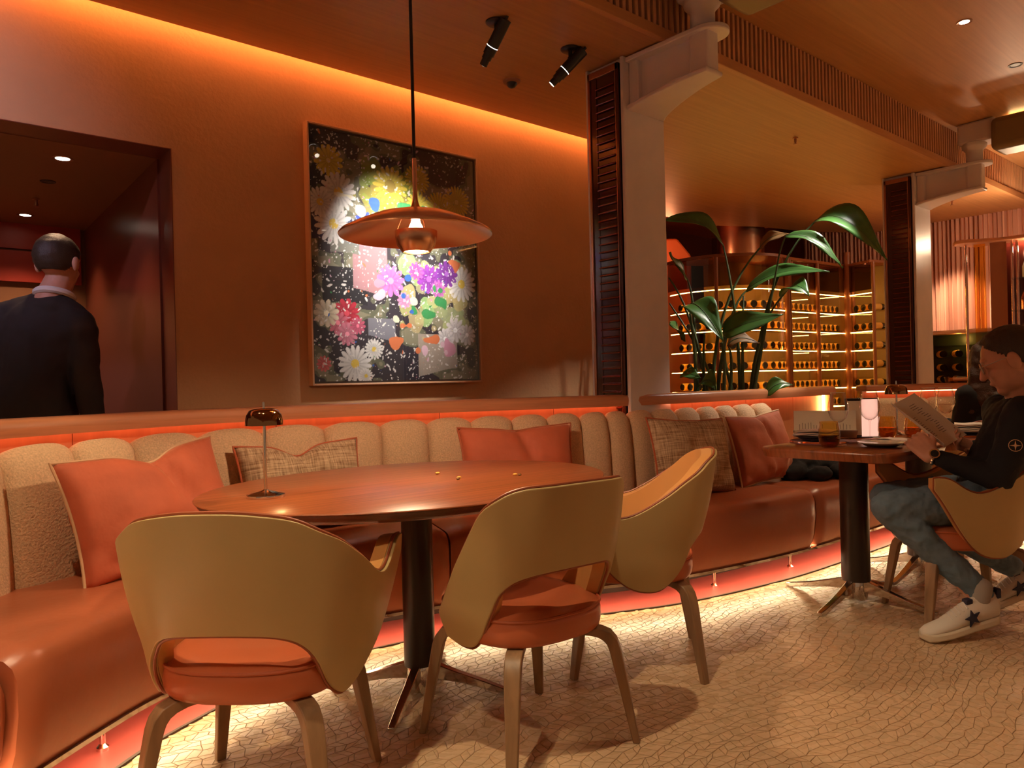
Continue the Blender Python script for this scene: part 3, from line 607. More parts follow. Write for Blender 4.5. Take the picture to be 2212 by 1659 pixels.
# ------------------------------------------------------------------ chairs
def interp(xs, ys, n=401):
    g = np.linspace(0, 1, n); y = np.interp(g, xs, ys)
    y = np.concatenate([y[:0:-1] if ys[0] else -y[:0:-1], y])
    for _ in range(420): y[1:-1] = .5*y[1:-1]+.25*(y[:-2]+y[2:])
    y = y[n-1:]
    return lambda s: float(np.interp(abs(s), g, y))
def make_chair(name, label, arms):
    t = thing(name, label, 'chair', (0, 0, 0), 0, 'dining chairs')
    if arms:
        px = interp([0, .2, .4, .55, .75, 1], [0, .135, .235, .283, .300, .305]); py = interp([0, .2, .4, .55, .75, 1], [-.262, -.252, -.195, -.105, .045, .235])
        T = interp([0, .10, .2, .3, .4, .5, .6, .7, .77, .85, .92, 1], [.828, .826, .817, .794, .755, .708, .655, .614, .600, .625, .678, .672]); B = interp([0, .18, .28, .36, .42, .5, .6, .7, .8, .88, .95, 1], [.535, .530, .512, .465, .405, .345, .325, .333, .39, .48, .575, .625])
    else:
        px = interp([0, .25, .5, .75, 1], [0, .13, .222, .264, .280]); py = interp([0, .25, .5, .75, 1], [-.242, -.228, -.165, -.06, .07])
        T = interp([0, .3, .44, .55, .66, .8, .92, 1], [.822, .818, .800, .755, .680, .575, .485, .43]); B = interp([0, .25, .4, .5, .58, .68, .8, .9, 1], [.578, .573, .552, .512, .45, .365, .332, .330, .35])
    def P(s, z, off=0.):
        e = .004; x, y = px(s), py(s); dx = px(abs(s)+e if abs(s) < 1-e else abs(s))-px(abs(s)-e if abs(s) > e else 0); dy = py(min(1, abs(s)+e))-py(max(0, abs(s)-e))
        L = math.hypot(dx, dy) or 1; nx, ny = dy/L, -dx/L                        # outward in plan
        back = max(0, -y/.26); lean = (.16*back+.12); bulge = .020*math.sin(min(1, max(0, (z-.36)/.46))*math.pi)
        k = lean*(max(z, .48)-.60)-.022*max(0, (.50-z)/.14)**2*(1-back*.6)+bulge+off
        x += nx*k; y += ny*k
        return Vector((x if s >= 0 else -x, y, z))
    ns, nv = 73, 15; S = np.linspace(-1, 1, ns)
    def surf(off, mg=0.):
        return [[P(s, B(s)+mg+(T(s)-B(s)-2*mg)*k/(nv-1), off) for k in range(nv)] for s in S]
    def solid(o0, o1, nm, mt, mg=0., puff=0.):
        A, I = surf(o0), surf(o1, mg); V = []; F = []; n = ns*nv
        for g in (A, I):
            for r in g: V += r
        for i in range(ns-1):
            for j in range(nv-1):
                a = i*nv+j; F.append((a, a+1, a+nv+1, a+nv)); F.append((n+a, n+a+nv, n+a+nv+1, n+a+1))
        for i in range(ns-1):
            a = i*nv; F.append((a, a+nv, n+a+nv, n+a)); b = a+nv-1; F.append((b, n+b, n+b+nv, b+nv))
        for j in range(nv-1):
            F.append((j, n+j, n+j+1, j+1)); a = (ns-1)*nv+j; F.append((a, a+1, n+a+1, n+a))
        return MB().add(V, F).build(nm, mt, t, sharp=60, bevel=.006 if puff == 0 else .012, segs=3)
    solid(0, -.020, 'outer_shell', M['shell']); solid(-.0205, -.060, 'inner_pad', M['tan'], .004, 1)
    edge = [P(s, T(s), -.012)+Vector((0, 0, .003)) for s in S]
    low = [P(s, B(s), -.012)-Vector((0, 0, .003)) for s in S[::-1]]
    MB().tube(edge+low+[edge[0]], .0042, 6).build('piping', M['piping'], t)
    # seat cushion
    def sup(r, z, yy=.02, e=2.7):
        o = []
        for k in range(48):
            a = 2*math.pi*k/48; c, s = math.cos(a), math.sin(a); q = (abs(c)**e+abs(s)**e)**(-1/e); o.append((r*q*c*.98, yy+r*q*s, z))
        return o
    rw = .238 if arms else .228
    st = MB().loft([sup(rw-.022, .350), sup(rw-.006, .355), sup(rw, .366), sup(rw+.003, .385), sup(rw+.003, .41), sup(rw, .426), sup(rw-.008, .434), sup(rw-.03, .446), sup(rw-.07, .453), sup(rw-.13, .450), sup(.02, .445)]).build('seat', M['cushion'], t, sharp=80)
    ring = sup(rw+.0005, .4300); MB().tube(ring+[ring[0], ring[1]], .0045, 6, False).build('seat_piping', M['cordred'], st)
    MB().loft([sup(rw-.09, .335), sup(rw-.05, .352)]).build('seat_pan', M['pedestal'], t)
    # bent timber legs
    for sx in (-1, 1):
        for sy in (-1, 1):
            pts = [(.07, .07, .338), (.12, .12, .340), (.145, .145, .3395), (.165, .165, .335), (.180, .180, .325), (.190, .190, .308), (.196, .196, .285), (.203, .203, .24), (.216, .216, .15), (.237, .237, .0)]
            wd_ = [.024, .024, .024, .024, .024, .0235, .023, .0215, .0185, .0145]; th = [.010, .011, .0125, .0145, .0165, .017, .017, .0165, .014, .0105]; rings = []; NP = len(pts)-1
            d = Vector((sx, sy, 0)).normalized(); n = Vector((-d.y, d.x, 0))
            for i, p in enumerate(pts):
                a = Vector(pts[min(i+1, NP)])-Vector(pts[max(i-1, 0)]); a = Vector((a.x*sx, a.y*sy, a.z)).normalized(); up = n.cross(a).normalized(); c = Vector((p[0]*sx, p[1]*sy, p[2]))
                if i == len(pts)-1: up = -d
                rings.append([c+n*wd_[i]+up*th[i], c-n*wd_[i]+up*th[i], c-n*wd_[i]-up*th[i], c+n*wd_[i]-up*th[i]])
            MB().loft(rings).build('leg', M['leg'], t, bevel=.003, sharp=50)
    return t
armc = make_chair('armchair', 'khaki and coral armchair seen from behind, nearest the left frame edge', True)
armc.location = (.785, 1.955, 0); armc.rotation_euler = (0, 0, R(46-90))
side = make_chair('side_chair', 'armless khaki and coral chair in the middle, beside the oval table', False)
side.location = (1.54, 1.76, 0); side.rotation_euler = (0, 0, R(86-90))
copy_tree(armc, (2.30, 1.955, 0), R(131-90), 'tan-lined armchair at the right end of the oval table', 'dining chairs')
copy_tree(armc, (3.69, 1.255, 0), R(133-90), 'armchair the man in the black sweater sits on', 'dining chairs')
copy_tree(armc, (5.15, 1.67, 0), R(52-90), 'tan chair of the long-haired diner behind the farther table', 'dining chairs')

# ------------------------------------------------------------------ mushroom table lamps
def mushroom_lamp(x, y, label, rz=0):
    t = thing('table_lamp', label, 'lamp', (x, y, TZ), rz, 'mushroom table lamps')
    MB().lathe([(.060, 0), (.061, .004), (.060, .010), (.045, .014), (.012, .022), (.006, .026)], 40).build('base', M['chrome'], t)
    MB().lathe([(.0055, .02), (.0055, .235)], 14).build('stem', M['chrome'], t)
    MB().lathe([(.002, .284), (.030, .283), (.046, .276), (.054, .262), (.0575, .245), (.059, .230), (.0575, .230), (.053, .252), (.044, .270), (.028, .277), (.002, .278)], 48).build('shade', M['lampcopper'], t, sharp=60)
    MB().lathe([(.004, .282), (.0045, .296), (.0035, .304), (.001, .306)], 12).build('finial', M['chrome'], t)
    MB().lathe([(.001, .235), (.012, .236), (.012, .262), (.001, .266)], 14).build('bulb', M['amberled'], t)
    point((x, y, TZ+.222), .55, (1, .58, .24), .012)
mushroom_lamp(.956, 2.332, 'mirrored bronze mushroom lamp on the oval table')
mushroom_lamp(4.364, 1.785, 'mirrored bronze mushroom lamp on the farther square table')

# ------------------------------------------------------------------ cushions
def pillow(label, x, y, z, nyaw, hw, hh, th, mt, pipe, dip=0, dx=0, tilt=14, roll=0, seed=1):
    t = thing('cushion', label, 'cushion', (x, y, z)); t.rotation_euler = (R(-tilt), R(roll), R(nyaw-90))
    n = 29; G = np.linspace(-1, 1, n)
    def pt(a, b, side):
        # outline: pulled-in edges, pointed corners
        xx = hw*a*(1-.07*(1-b*b)*abs(a)**3); zz = hh*b*(1-.08*(1-a*a)*abs(b)**3)
        k = max(0, (1-a*a))**.42*max(0, (1-b*b))**.42
        w_ = mnoise.noise(Vector((a*2.1+seed*3, b*1.7, side)))*.10+mnoise.noise(Vector((a*5+seed, b*4, side*2)))*.05
        yy = side*th*k*(1+w_*2.2)+side*.012*k*math.sin(9*math.atan2(b+1.15, a-dx*.5)+seed)*min(1, math.hypot(a, b))
        dd = dip*math.exp(-((a-dx)/.26)**2)*max(0, (b+1)/2)**2
        crease = math.exp(-((a-dx-(1-b)*.22)/.08)**2)*max(0, (b+.6)/1.6) if dip else 0
        return Vector((xx, yy*(1-.78*crease), zz-dd))
    V = [pt(a, b, -1) for b in G for a in G]+[pt(a, b, 1) for b in G for a in G]; F = []
    for i in range(n-1):
        for j in range(n-1):
            q = i*n+j; F.append((q, q+1, q+n+1, q+n)); q += n*n; F.append((q, q+n, q+n+1, q+1))
    bm_ = MB().add(V, F); o = bm_.build('cover', mt, t, sharp=180)
    b2 = bmesh.new(); b2.from_mesh(o.data); bmesh.ops.remove_doubles(b2, verts=b2.verts, dist=.0005); bmesh.ops.recalc_face_normals(b2, faces=b2.faces); b2.to_mesh(o.data); b2.free()
    for p in o.data.polygons: p.use_smooth = True
    loop = [pt(a, -1, 0) for a in G]+[pt(1, b, 0) for b in G[1:]]+[pt(a, 1, 0) for a in G[::-1][1:]]+[pt(-1, b, 0) for b in G[::-1][1:]]
    MB().tube(loop, .0055, 7, False).build('piping', pipe, t)
pillow('coral velvet cushion with cream piping and deep centre dent, nearest the camera', 0.80, 2.985, .680, 113, .335, .225, .095, M['velvet'], M['cord'], .045, .08, 16, -4, 1)
pillow('woven tweed cushion with sagging coral-piped top behind the mushroom lamp', 1.495, 3.205, .665, 90, .30, .20, .085, M['woven'], M['cordred'], .05, -.05, 16, 0, 2)
pillow('plump coral velvet cushion behind the right half of the oval table', 2.53, 2.905, .675, 67, .31, .215, .085, M['velvet'], M['cordred'], .012, 0, 14, 0, 3)
pillow('square woven tweed cushion with coral piping behind the tan-lined armchair', 3.49, 2.535, .675, 79, .285, .215, .085, M['woven'], M['cordred'], .0, 0, 16, 3, 4)
pillow('rust velvet cushion with pale piping nearest the laid square table', 4.13, 2.49, .675, 87, .28, .215, .08, M['velvetdark'], M['cord'], .01, 0, 14, -2, 5)

# ------------------------------------------------------------------ tableware
def wineglass(x, y, label, fill=False):
    t = thing('wine_glass', label, 'wine glass', (x, y, TZ), 0, 'wine glasses')
    MB().lathe([(.001, .112), (.018, .116), (.036, .134), (.046, .162), (.048, .180), (.045, .205), (.038, .235), (.034, .258)], 32, caps=False).build('bowl', M['glass'], t, sharp=80)
    MB().lathe([(.0338, .2575), (.0346, .2575), (.0346, .259), (.0338, .259)], 32, caps=False).build('rim', M['porcelain'], t, sharp=80)  # opaque white ring paints in the bright backlit edge of the glass
    MB().lathe([(.036, .001), (.034, .003), (.012, .006), (.0042, .012), (.0034, .05), (.0038, .105), (.009, .114)], 24).build('stem', M['glass'], t, sharp=80)
    if fill: MB().lathe([(.001, .114), (.018, .118), (.035, .136), (.044, .160), (.044, .165), (.001, .165)], 28).build('water', M['wine'], t)
    return t
def tumbler(x, y, label, s=1., drink=True):
    t = thing('tumbler', label, 'tumbler', (x, y, TZ), 0, 'amber tumblers')
    MB().lathe([(.001*s, .004*s), (.030*s, .002*s), (.042*s, .018*s), (.047*s, .045*s), (.045*s, .08*s), (.038*s, .116*s)], 32, caps=False).build('glass_wall', M['amber'], t, sharp=80)
    MB().lathe([(.0375*s, .1155*s), (.0385*s, .1155*s), (.0385*s, .117*s), (.0375*s, .117*s)], 32, caps=False).build('rim', M['foil'], t, sharp=80)
    if drink: MB().lathe([(.001*s, .006*s), (.029*s, .005*s), (.040*s, .019*s), (.0452*s, .045*s), (.0445*s, .058*s), (.001*s, .058*s)], 28).build('water', M['amberdark'], t)
tumbler(3.488, 1.74, 'amber tumbler at the front edge of the laid table', 1.05)
tumbler(4.13, 1.74, 'larger amber tumbler standing by the display card', 1.0); tumbler(4.27, 1.665, 'amber tumbler half hidden by the held menu', .9)
wineglass(3.604, 1.75, 'empty wine glass beside the front amber tumbler'); wineglass(3.856, 1.709, 'empty wine glass standing before the pink display card')
wineglass(4.60, 1.615, 'wine glass filled with water on the farther table', True); wineglass(4.64, 1.72, 'wine glass seen just behind the mushroom lamp shade')
def plate(x, y, z, r, label, m='porcelain', foot='blackglaze'):
    t = thing('plate', label, 'plate', (x, y, z)); MB().lathe([(.001, .012), (r*.55, .010), (r*.8, .014), (r, .022), (r, .025), (r*.78, .019), (r*.5, .015), (.001, .015)], 48).build('dish', M[m], t, sharp=50)
    MB().lathe([(.001, 0), (r*.55, 0), (r*.72, .008), (r*.80, .0135), (.001, .011)], 40).build('foot', M[foot], t); return t
plate(3.625, 1.555, TZ, .105, 'pale green-white plate at the corner nearest the seated man')
plate(3.70, 1.915, TZ+.014, .115, 'plate under folded napkins at the far left corner of the laid table', 'blackglaze')
plate(4.47, 1.46, TZ+.012, .11, 'plate under a napkin on the farther table')
def placemat(x, y, label):
    t = thing('placemat', label, 'placemat', (x, y, TZ)); MB().lathe([(.001, .0), (.15, .0), (.152, .004), (.15, .008), (.001, .007)], 48).build('disc', M['purple'], t, sharp=50)
    MB().lathe([(.149, .003), (.153, .004), (.149, .0125), (.147, .008)], 48, caps=False).build('rim', M['rosegold'], t, sharp=80)
placemat(3.72, 1.90, 'mauve placemat with rose gold rim under the napkins'); placemat(4.46, 1.475, 'mauve placemat on the farther table')
def folded(name, label, x, y, z, hx, hy, n, rz, m, cat='napkin'):
    t = thing(name, label, cat, (x, y, z), rz)
    for k in range(n):
        b = MB(); g = 9; top = []
        for j in range(g):
            for i in range(g):
                a, c = i/(g-1)*2-1, j/(g-1)*2-1; top.append((hx*a*(1-.04*k), hy*c*(1-.05*k), k*.008+.0025*math.sin(a*3+k*2)*abs(a)+.002*math.sin(c*4+k)))
        V = [(x_, y_, z_+.0055) for x_, y_, z_ in top]+[(x_, y_, z_-.0015+.003) for x_, y_, z_ in top]; F = []
        for j in range(g-1):
            for i in range(g-1):
                q = j*g+i; F.append((q, q+1, q+g+1, q+g)); q += g*g; F.append((q, q+g, q+g+1, q+1))
        ed = [i for i in range(g)]+[g*j+g-1 for j in range(1, g)]+[g*(g-1)+i for i in range(g-2, -1, -1)]+[g*j for j in range(g-2, 0, -1)]
        for a, c in zip(ed, ed[1:]+ed[:1]): F.append((a, c, c+g*g, a+g*g))
        b.add(V, F).build('fold', m, t, sharp=60)
folded('napkin', 'stack of folded linen napkins under the open menu', 3.70, 1.915, TZ+.041, .10, .095, 3, R(15), M['napkin'])
folded('napkin', 'rolled pale napkin behind the pale green plate', 3.86, 1.60, TZ, .05, .11, 3, R(-35), M['napkin'])
folded('napkin', 'white napkin folded on the farther table by the long-haired diner', 4.48, 1.455, TZ+.037, .10, .085, 4, R(20), M['shirt'])
folded('napkin', 'mauve napkin lying beside the empty wine glass', 3.76, 1.79, TZ, .08, .05, 2, R(30), M['purple'])
t = thing('card', 'small white card under the rim of the corner plate', 'card', (3.70, 1.43, TZ)); t.rotation_euler = (0, 0, R(20)); MB().box(-.045, .045, -.03, .03, .001, .004).build('paper', M['shirt'], t, smooth=False); MB().box(-.04, .012, -.012, .025, .004, .0046).build('dark_print', M['navy'], t, smooth=False)
# open menu standing on the stacked plate
t = thing('menu', 'open menu standing upright on the napkins of the laid table', 'menu', (3.90, 1.97, TZ), R(-66))
def lines(parent, x0, x1, z0, z1, n, seed, y):
    r = random.Random(seed)
    for i in range(n):
        xx = x0+(x1-x0)*i/(n-1); h = (z1-z0)*(.3+.7*r.random()); zc = (z0+z1)/2
        MB().box(xx-.0012, xx+.0012, y-.0004, y, zc-h/2, zc+h/2).build('print_line', M['ink'], parent, smooth=False)
pg = MB().box(-.155, .155, -.001, .001, .012, .155).build('page', M['paper'], t, smooth=False); lines(pg, -.125, -.01, .03, .10, 9, 3, -.001); lines(pg, .06, .125, .035, .10, 5, 4, -.001)
MB().add([(-.155, -.001, .012), (.155, -.001, .012), (.165, -.11, .060), (-.15, -.12, .058), (-.155, .001, .010), (.155, .001, .010), (.165, -.11, .057), (-.15, -.12, .055)], [(0,1,2,3),(7,6,5,4),(0,4,5,1),(1,5,6,2),(2,6,7,3),(3,7,4,0)]).build('page', M['paper'], t, smooth=False)
# display card in a dark easel
t = thing('display_card', 'glowing pink display card in a dark easel on the farther table', 'display', (4.13, 1.875, TZ), R(-48))
MB().box(-.085, .085, .0, .008, .0, .215).build('easel_board', M['pedestal'], t, bevel=.003); MB().box(-.075, -.002, -.003, -.0005, .012, .20).build('card_face', M['paper'], t, smooth=False)
MB().box(.0, .083, -.006, -.0005, .004, .208).build('card_face', mat('backlit pink card', (.8, .5, .45), .6, emit=((1, .55, .42), .55)), t, smooth=False); MB().box(-.085, .085, -.05, .06, .0, .006).build('easel_foot', M['pedestal'], t, bevel=.002)
# crumbs on the oval table
for i, (x, y) in enumerate(((1.622, 2.202), (1.635, 2.215), (1.612, 2.19), (1.824, 2.119), (1.83, 2.10), (1.664, 2.393))):
    o = MB().ell((0, 0, .004), (.008+.004*(i % 2), .006, .005), n=7, m=4).build('crumb', M['foil'] if i % 2 else M['leafbrown'], smooth=False); o.location = (x, y, TZ)
    tag(o, ['dark crumb of the small heap on the oval table', 'golden crumb beside the small heap on the oval table', 'dark crumb at the edge of the small heap', 'golden crumb of the pair toward the right table end', 'dark crumb of the pair toward the right table end', 'flat golden crumb behind the small heap'][i], 'crumb', 'crumbs on the oval table')

# coat heaped on the banquette
mb = MB(); b0 = Vector((4.62, 2.36, .46))
for dx, dy, dz, r in ((-.25, .05, .05, .06), (-.1, .08, .09, .09), (.08, .0, .08, .085), (.25, -.05, .06, .07), (.0, -.14, .045, .055), (.28, .08, .09, .08), (-.18, -.08, .04, .05)): mb.ell(b0+Vector((dx, dy, dz)), (r*1.7, r*1.3, r))
ct = thing('coat', 'black coat heaped on the banquette behind the laid table', 'coat', (0, 0, 0)); organic(mb, 'fabric', M['sweater'], ct, .012, 6, .05, .09)

# ------------------------------------------------------------------ people
def axes(yaw, pitch=0):
    f = Vector((math.cos(yaw)*math.cos(pitch), math.sin(yaw)*math.cos(pitch), math.sin(pitch))); s = Vector((-math.sin(yaw), math.cos(yaw), 0)); return f, s, f.cross(s)   # forward, left, up
def head(mb, c, yaw, pitch, k=1.):
    f, l, u = axes(yaw, pitch); c = Vector(c)
    P = lambda a, b, d: c+f*a*k+l*b*k+u*d*k
    mb.ell(P(-.012, 0, .025), (.098*k, .077*k, .092*k), (f, l, u)); mb.ell(P(.022, 0, -.045), (.068*k, .060*k, .075*k), (f, l, u)); mb.ell(P(.058, 0, -.096), (.026*k, .028*k, .024*k), (f, l, u))
    mb.ell(P(.010, 0, -.080), (.058*k, .054*k, .036*k), (f, l, u)); mb.ell(P(.076, 0, .030), (.016*k, .052*k, .014*k), (f, l, u))
    mb.capsule(P(.086, 0, .012), .009*k, P(.106, 0, -.030), .013*k); mb.ell(P(.084, .012, -.062), (.012*k, .016*k, .009*k), (f, l, u)); mb.ell(P(.084, -.012, -.062), (.012*k, .016*k, .009*k), (f, l, u))
    for s in (-1, 1):
        mb.ell(P(-.014, s*.088, -.008), (.022*k, .012*k, .036*k), (f, l, u)); mb.ell(P(.062, s*.034, -.035), (.020*k, .020*k, .022*k), (f, l, u)); mb.ell(P(.070, s*.032, .010), (.014*k, .017*k, .010*k), (f, l, u))
    return P
def hair_cap(parent, c, yaw, pitch, k, m, low=-.062, front=.066):
    f, l, u = axes(yaw, pitch); c = Vector(c); b = bmesh.new(); bmesh.ops.create_uvsphere(b, u_segments=72, v_segments=48, radius=1)
    for v in list(b.verts):
        x, y, z = v.co; w = 1+.03*mnoise.noise(Vector((x*6, y*6, z*6)))
        if z*.1 < low+max(0, x+.25)*.115 or x > front/.1 and z < .62: b.verts.remove(v); continue
        v.co = c+f*(-.014+x*.108*w)*k+l*(y*.085*w)*k+u*(.028+z*.100*w)*k
    me = bpy.data.meshes.new('hair'); b.to_mesh(me); b.free()
    for p in me.polygons: p.use_smooth = True
    o = link('hair', me, m, parent); s = o.modifiers.new('thick', 'SOLIDIFY'); s.thickness = .014*k; s.offset = -.6; return o
def hand(mb, wrist, dirv, palm_n, thumb_side, curl=.5, k=1.):
    """palm and five fingers rooted at the wrist; palm_n points out of the palm"""
    w = Vector(wrist); d = Vector(dirv).normalized(); n = Vector(palm_n); n = (n-d*n.dot(d)).normalized(); s = d.cross(n)*thumb_side
    kn = w+d*.085*k
    for q, r in ((-.030, .014), (-.010, .015), (.010, .015), (.029, .014)): mb.capsule(w+s*q*.6*k, .017*k, kn+s*q*k, r*k)
    for q, L, r in ((-.032, .058, .0072), (-.011, .070, .008), (.011, .076, .0085), (.031, .068, .0082)):
        a = kn+s*q*k; pts = [(a, .0105*k)]; ang = .25*curl
        for j, part in enumerate((.46, .31, .25)):
            ang += curl*.75; dd = d*math.cos(ang)+n*math.sin(ang); a = a+dd*L*part*k; pts.append((a, r*(1-.08*j)*k))
        mb.chain(pts)
    th = w+d*.03*k+s*.028*k; t1_ = th+(s*.6+d*.7+n*.2).normalized()*.038*k; t2_ = t1_+(d*.8+n*.5*curl+s*.15).normalized()*.032*k; mb.chain([(th, .014*k), (t1_, .011*k), (t2_, .009*k)])

# --- the man reading the menu
p1 = thing('person', 'seated person in black sweater, jeans and glasses reading a held menu', 'person', (0, 0, 0))
yaw1 = R(104); hc = Vector((3.705, 1.045, 1.150)); mb = MB(); P1 = head(mb, hc, yaw1, R(-22), 1.13)
f1, l1, u1 = axes(R(128)); neckb = Vector((3.765, 1.005, .965)); mb.capsule(hc+Vector((.02, -.01, -.08)), .060, neckb, .068)
hipL, hipR = Vector((3.70, 1.07, .545)), Vector((3.83, 1.21, .545))
chest = Vector((3.775, 1.03, .83)); mb.capsule(neckb, .07, chest, .12); mb.capsule(chest, .12, (hipL+hipR)/2, .12)
wl, el, sl_ = Vector((3.478, 1.282, .745)), Vector((3.525, 1.040, .662)), Vector((3.560, .960, .925))
wr, er, sr = Vector((3.80, 1.235, .765)), Vector((3.93, 1.11, .665)), Vector((3.905, 1.14, .925))
mb.chain([(wl, .026), (el, .035), (sl_, .045), (chest, .09)]); mb.chain([(wr, .026), (er, .035), (sr, .045), (chest, .09)])
hand(mb, wl, Vector((.03, .085, .075)), Vector((.75, .45, -.1)), -1, .55, 1.12); hand(mb, wr, Vector((-.10, .035, .030)), Vector((-.3, -.6, .6)), -1, .5, 1.08)
for h, kn, an in ((hipL, Vector((3.345, 1.415, .525)), Vector((3.52, 1.13, .16))), (hipR, Vector((3.60, 1.53, .53)), Vector((3.95, 1.13, .20)))): mb.chain([(h, .075), (kn, .05), (an, .035)])
organic(mb, 'body', M['skin'], p1, .0045, 5)
hair_cap(p1, hc, yaw1, R(-22), 1.13, M['hair'])
mb = MB(); mb.capsule(neckb+Vector((-.003, .003, .005)), .080, chest, .15); mb.ell(chest, (.135, .19, .17), (f1, l1, u1)); mb.capsule(chest, .148, (hipL+hipR)/2+Vector((0, 0, .03)), .150)
mb.chain([(wl+(el-wl)*.14, .038), (el, .058), (sl_, .078), (chest+Vector((-.06, -.06, .05)), .11)]); mb.chain([(wr+(er-wr)*.12, .038), (er, .058), (sr, .078), (chest+Vector((.06, .06, .05)), .11)])
organic(mb, 'sweater', M['sweater'], p1, .008, 8, .018, .07)
knl, knr, anl, anr = Vector((3.345, 1.415, .525)), Vector((3.60, 1.53, .53)), Vector((3.525, 1.125, .185)), Vector((3.94, 1.135, .22))
mb = MB(); mb.chain([(hipL, .105), (hipL+(knl-hipL)*.5, .092), (knl, .070), (knl+(anl-knl)*.35, .066), (anl, .054)]); mb.chain([(hipR, .105), (knr, .070), (knr+(anr-knr)*.35, .066), (anr, .054)]); mb.capsule(hipL, .12, hipR, .12); mb.capsule((hipL+hipR)/2, .13, (hipL+hipR)/2+Vector((0, 0, .08)), .135)
organic(mb, 'jeans', M['jeans'], p1, .007, 6, .022, .045)
def sneaker(toe, heel, lift, label):
    toe, heel = Vector(toe), Vector(heel); d = (heel-toe); L = d.length; d.normalize(); n = Vector((-d.y, d.x, 0)).normalized(); up = Vector((0, 0, 1)); rings = []; so = []
    for q, hw, h, zs in ((0, .012, .030, .020), (.03, .036, .048, .012), (.10, .047, .060, .006), (.28, .050, .074, .0), (.45, .047, .100, .006), (.60, .043, .122, .012), (.80, .041, .128, .016), (.93, .036, .125, .018), (1.0, .016, .118, .022)):
        c = toe+d*L*q; z0 = zs*.3; ring = []; sr_ = []
        for k in range(14):
            a = 2*math.pi*k/14; x = math.cos(a)*hw; z = (.020+h)/2+math.sin(a)*(h-.012)/2
            if z > .55*h: x *= 1-.45*((z-.55*h)/(.45*h))**1.5
            ring.append(c+n*x+up*(z+z0))
        rings.append(ring)
        so.append([c+n*hw*1.10+up*(z0), c-n*hw*1.10+up*(z0), c-n*hw*1.06+up*(z0+.032), c+n*hw*1.06+up*(z0+.032)])
    s = MB().loft(rings).build('shoe', M['shoe'], p1, sharp=70); MB().loft(so).build('sole', M['sole'], s, bevel=.008, sharp=50)
    for q in (.34, .39, .44, .49, .54):
        c = toe+d*L*q; h = .074+(.122-.074)*(q-.28)/.32; MB().tube([c+n*.028+up*(h-.012), c+up*(h+.006), c-n*.028+up*(h-.012)], .0035, 6).build('lace', M['shirt'], s)
    side = n if n.dot(Vector((-CF.x, -CF.y, 0))) > 0 else -n; c = toe+d*L*.56+side*.0465+up*.066; R_ = .036; v = []
    for k in range(10):
        r = R_ if k % 2 == 0 else R_*.42; a = math.pi/2+k*math.pi/5+.25; v.append(c+d*r*math.cos(a)+up*r*math.sin(a)-side*.002)
    v2 = [q+side*.006 for q in v]; MB().loft([v, v2]).build('star_patch', M['navy'], s, smooth=False)
    MB().capsule(toe+d*L*.78+up*.118, .036, toe+d*L*.80+up*.16, .040).build('sock', M['sock'], s)
    MB().obox(toe+d*L*.985+up*.125, d, n, up, .010, .018, .020).build('heel_tab', M['navy'], s, bevel=.004)
    MB().obox(toe+d*L*.585+up*.122+side*.006, d, n, up, .014, .016, .010).build('tongue_label', M['navy'], s, bevel=.003); return s
s_ = sneaker((3.272, 1.258, 0), (3.562, 1.070, .055), 0, ''); sneaker((3.84, 1.24, .0), (4.06, 1.035, .10), 0, '')
# glasses, watch, sleeve badge
gl = []
for s in (-1, 1):
    c = [P1(.094, s*.034+.024*math.cos(a), .004+.019*math.sin(a)) for a in np.linspace(0, 2*math.pi, 21)]; gl.append(c)
gm = MB(); [gm.tube(c, .0030, 6, False) for c in gl]; gm.tube([P1(.096, -.010, .008), P1(.102, 0, .011), P1(.096, .010, .008)], .002, 6)
for s in (-1, 1): gm.tube([P1(.094, s*.058, .008), P1(.082, s*.074, .010), P1(-.01, s*.088, .012), P1(-.03, s*.086, -.01)], .0019, 6)
g_ = gm.build('glasses', mat('clear acetate', (.50, .40, .34), .15), p1)
for c in gl: MB().add([q for q in c[:-1]], [tuple(range(20))]).build('lens', M['pane'], g_, smooth=False)
ax_ = (wl-el).normalized(); wc = wl-ax_*.012; q1 = ax_.orthogonal().normalized(); q2 = ax_.cross(q1)
MB().tube([wc+(q1*math.cos(a)+q2*math.sin(a))*.031 for a in np.linspace(0, 2*math.pi, 25)], .0075, 8, False).build('watch_band', M['chrome'], p1)
wn = (Vector((-CF.x, -CF.y, .25))); wn = (wn-ax_*wn.dot(ax_)).normalized(); wt = MB(); wt.tube([wc+wn*.028, wc+wn*.041], .021, 24); w_ = wt.build('watch_case', M['chrome'], p1); MB().tube([wc+wn*.0405, wc+wn*.0418], .016, 20).build('watch_dial', M['black'], w_)
bc = sl_+(el-sl_)*.45; bn = Vector((-.9, -.35, 0)).normalized(); ba = Vector((-bn.y, bn.x, 0)); bc = bc+bn*.088
bd = MB(); bd.tube([bc+ba*.023*math.cos(a)+Vector((0, 0, .023*math.sin(a))) for a in np.linspace(0, 2*math.pi, 25)], .0013, 6, False)
for a in (0, math.pi/2, math.pi, 1.5*math.pi):
    e = ba*math.cos(a)+Vector((0, 0, math.sin(a))); h = ba*math.cos(a+math.pi/2)+Vector((0, 0, math.sin(a+math.pi/2))); bd.add([bc+e*.021, bc+h*.004+bn*.002, bc-h*.004+bn*.002, bc+e*.002-bn*.002], [(0, 1, 2), (0, 3, 1), (0, 2, 3), (1, 3, 2)])
bd.build('sleeve_badge', M['cord'], p1)
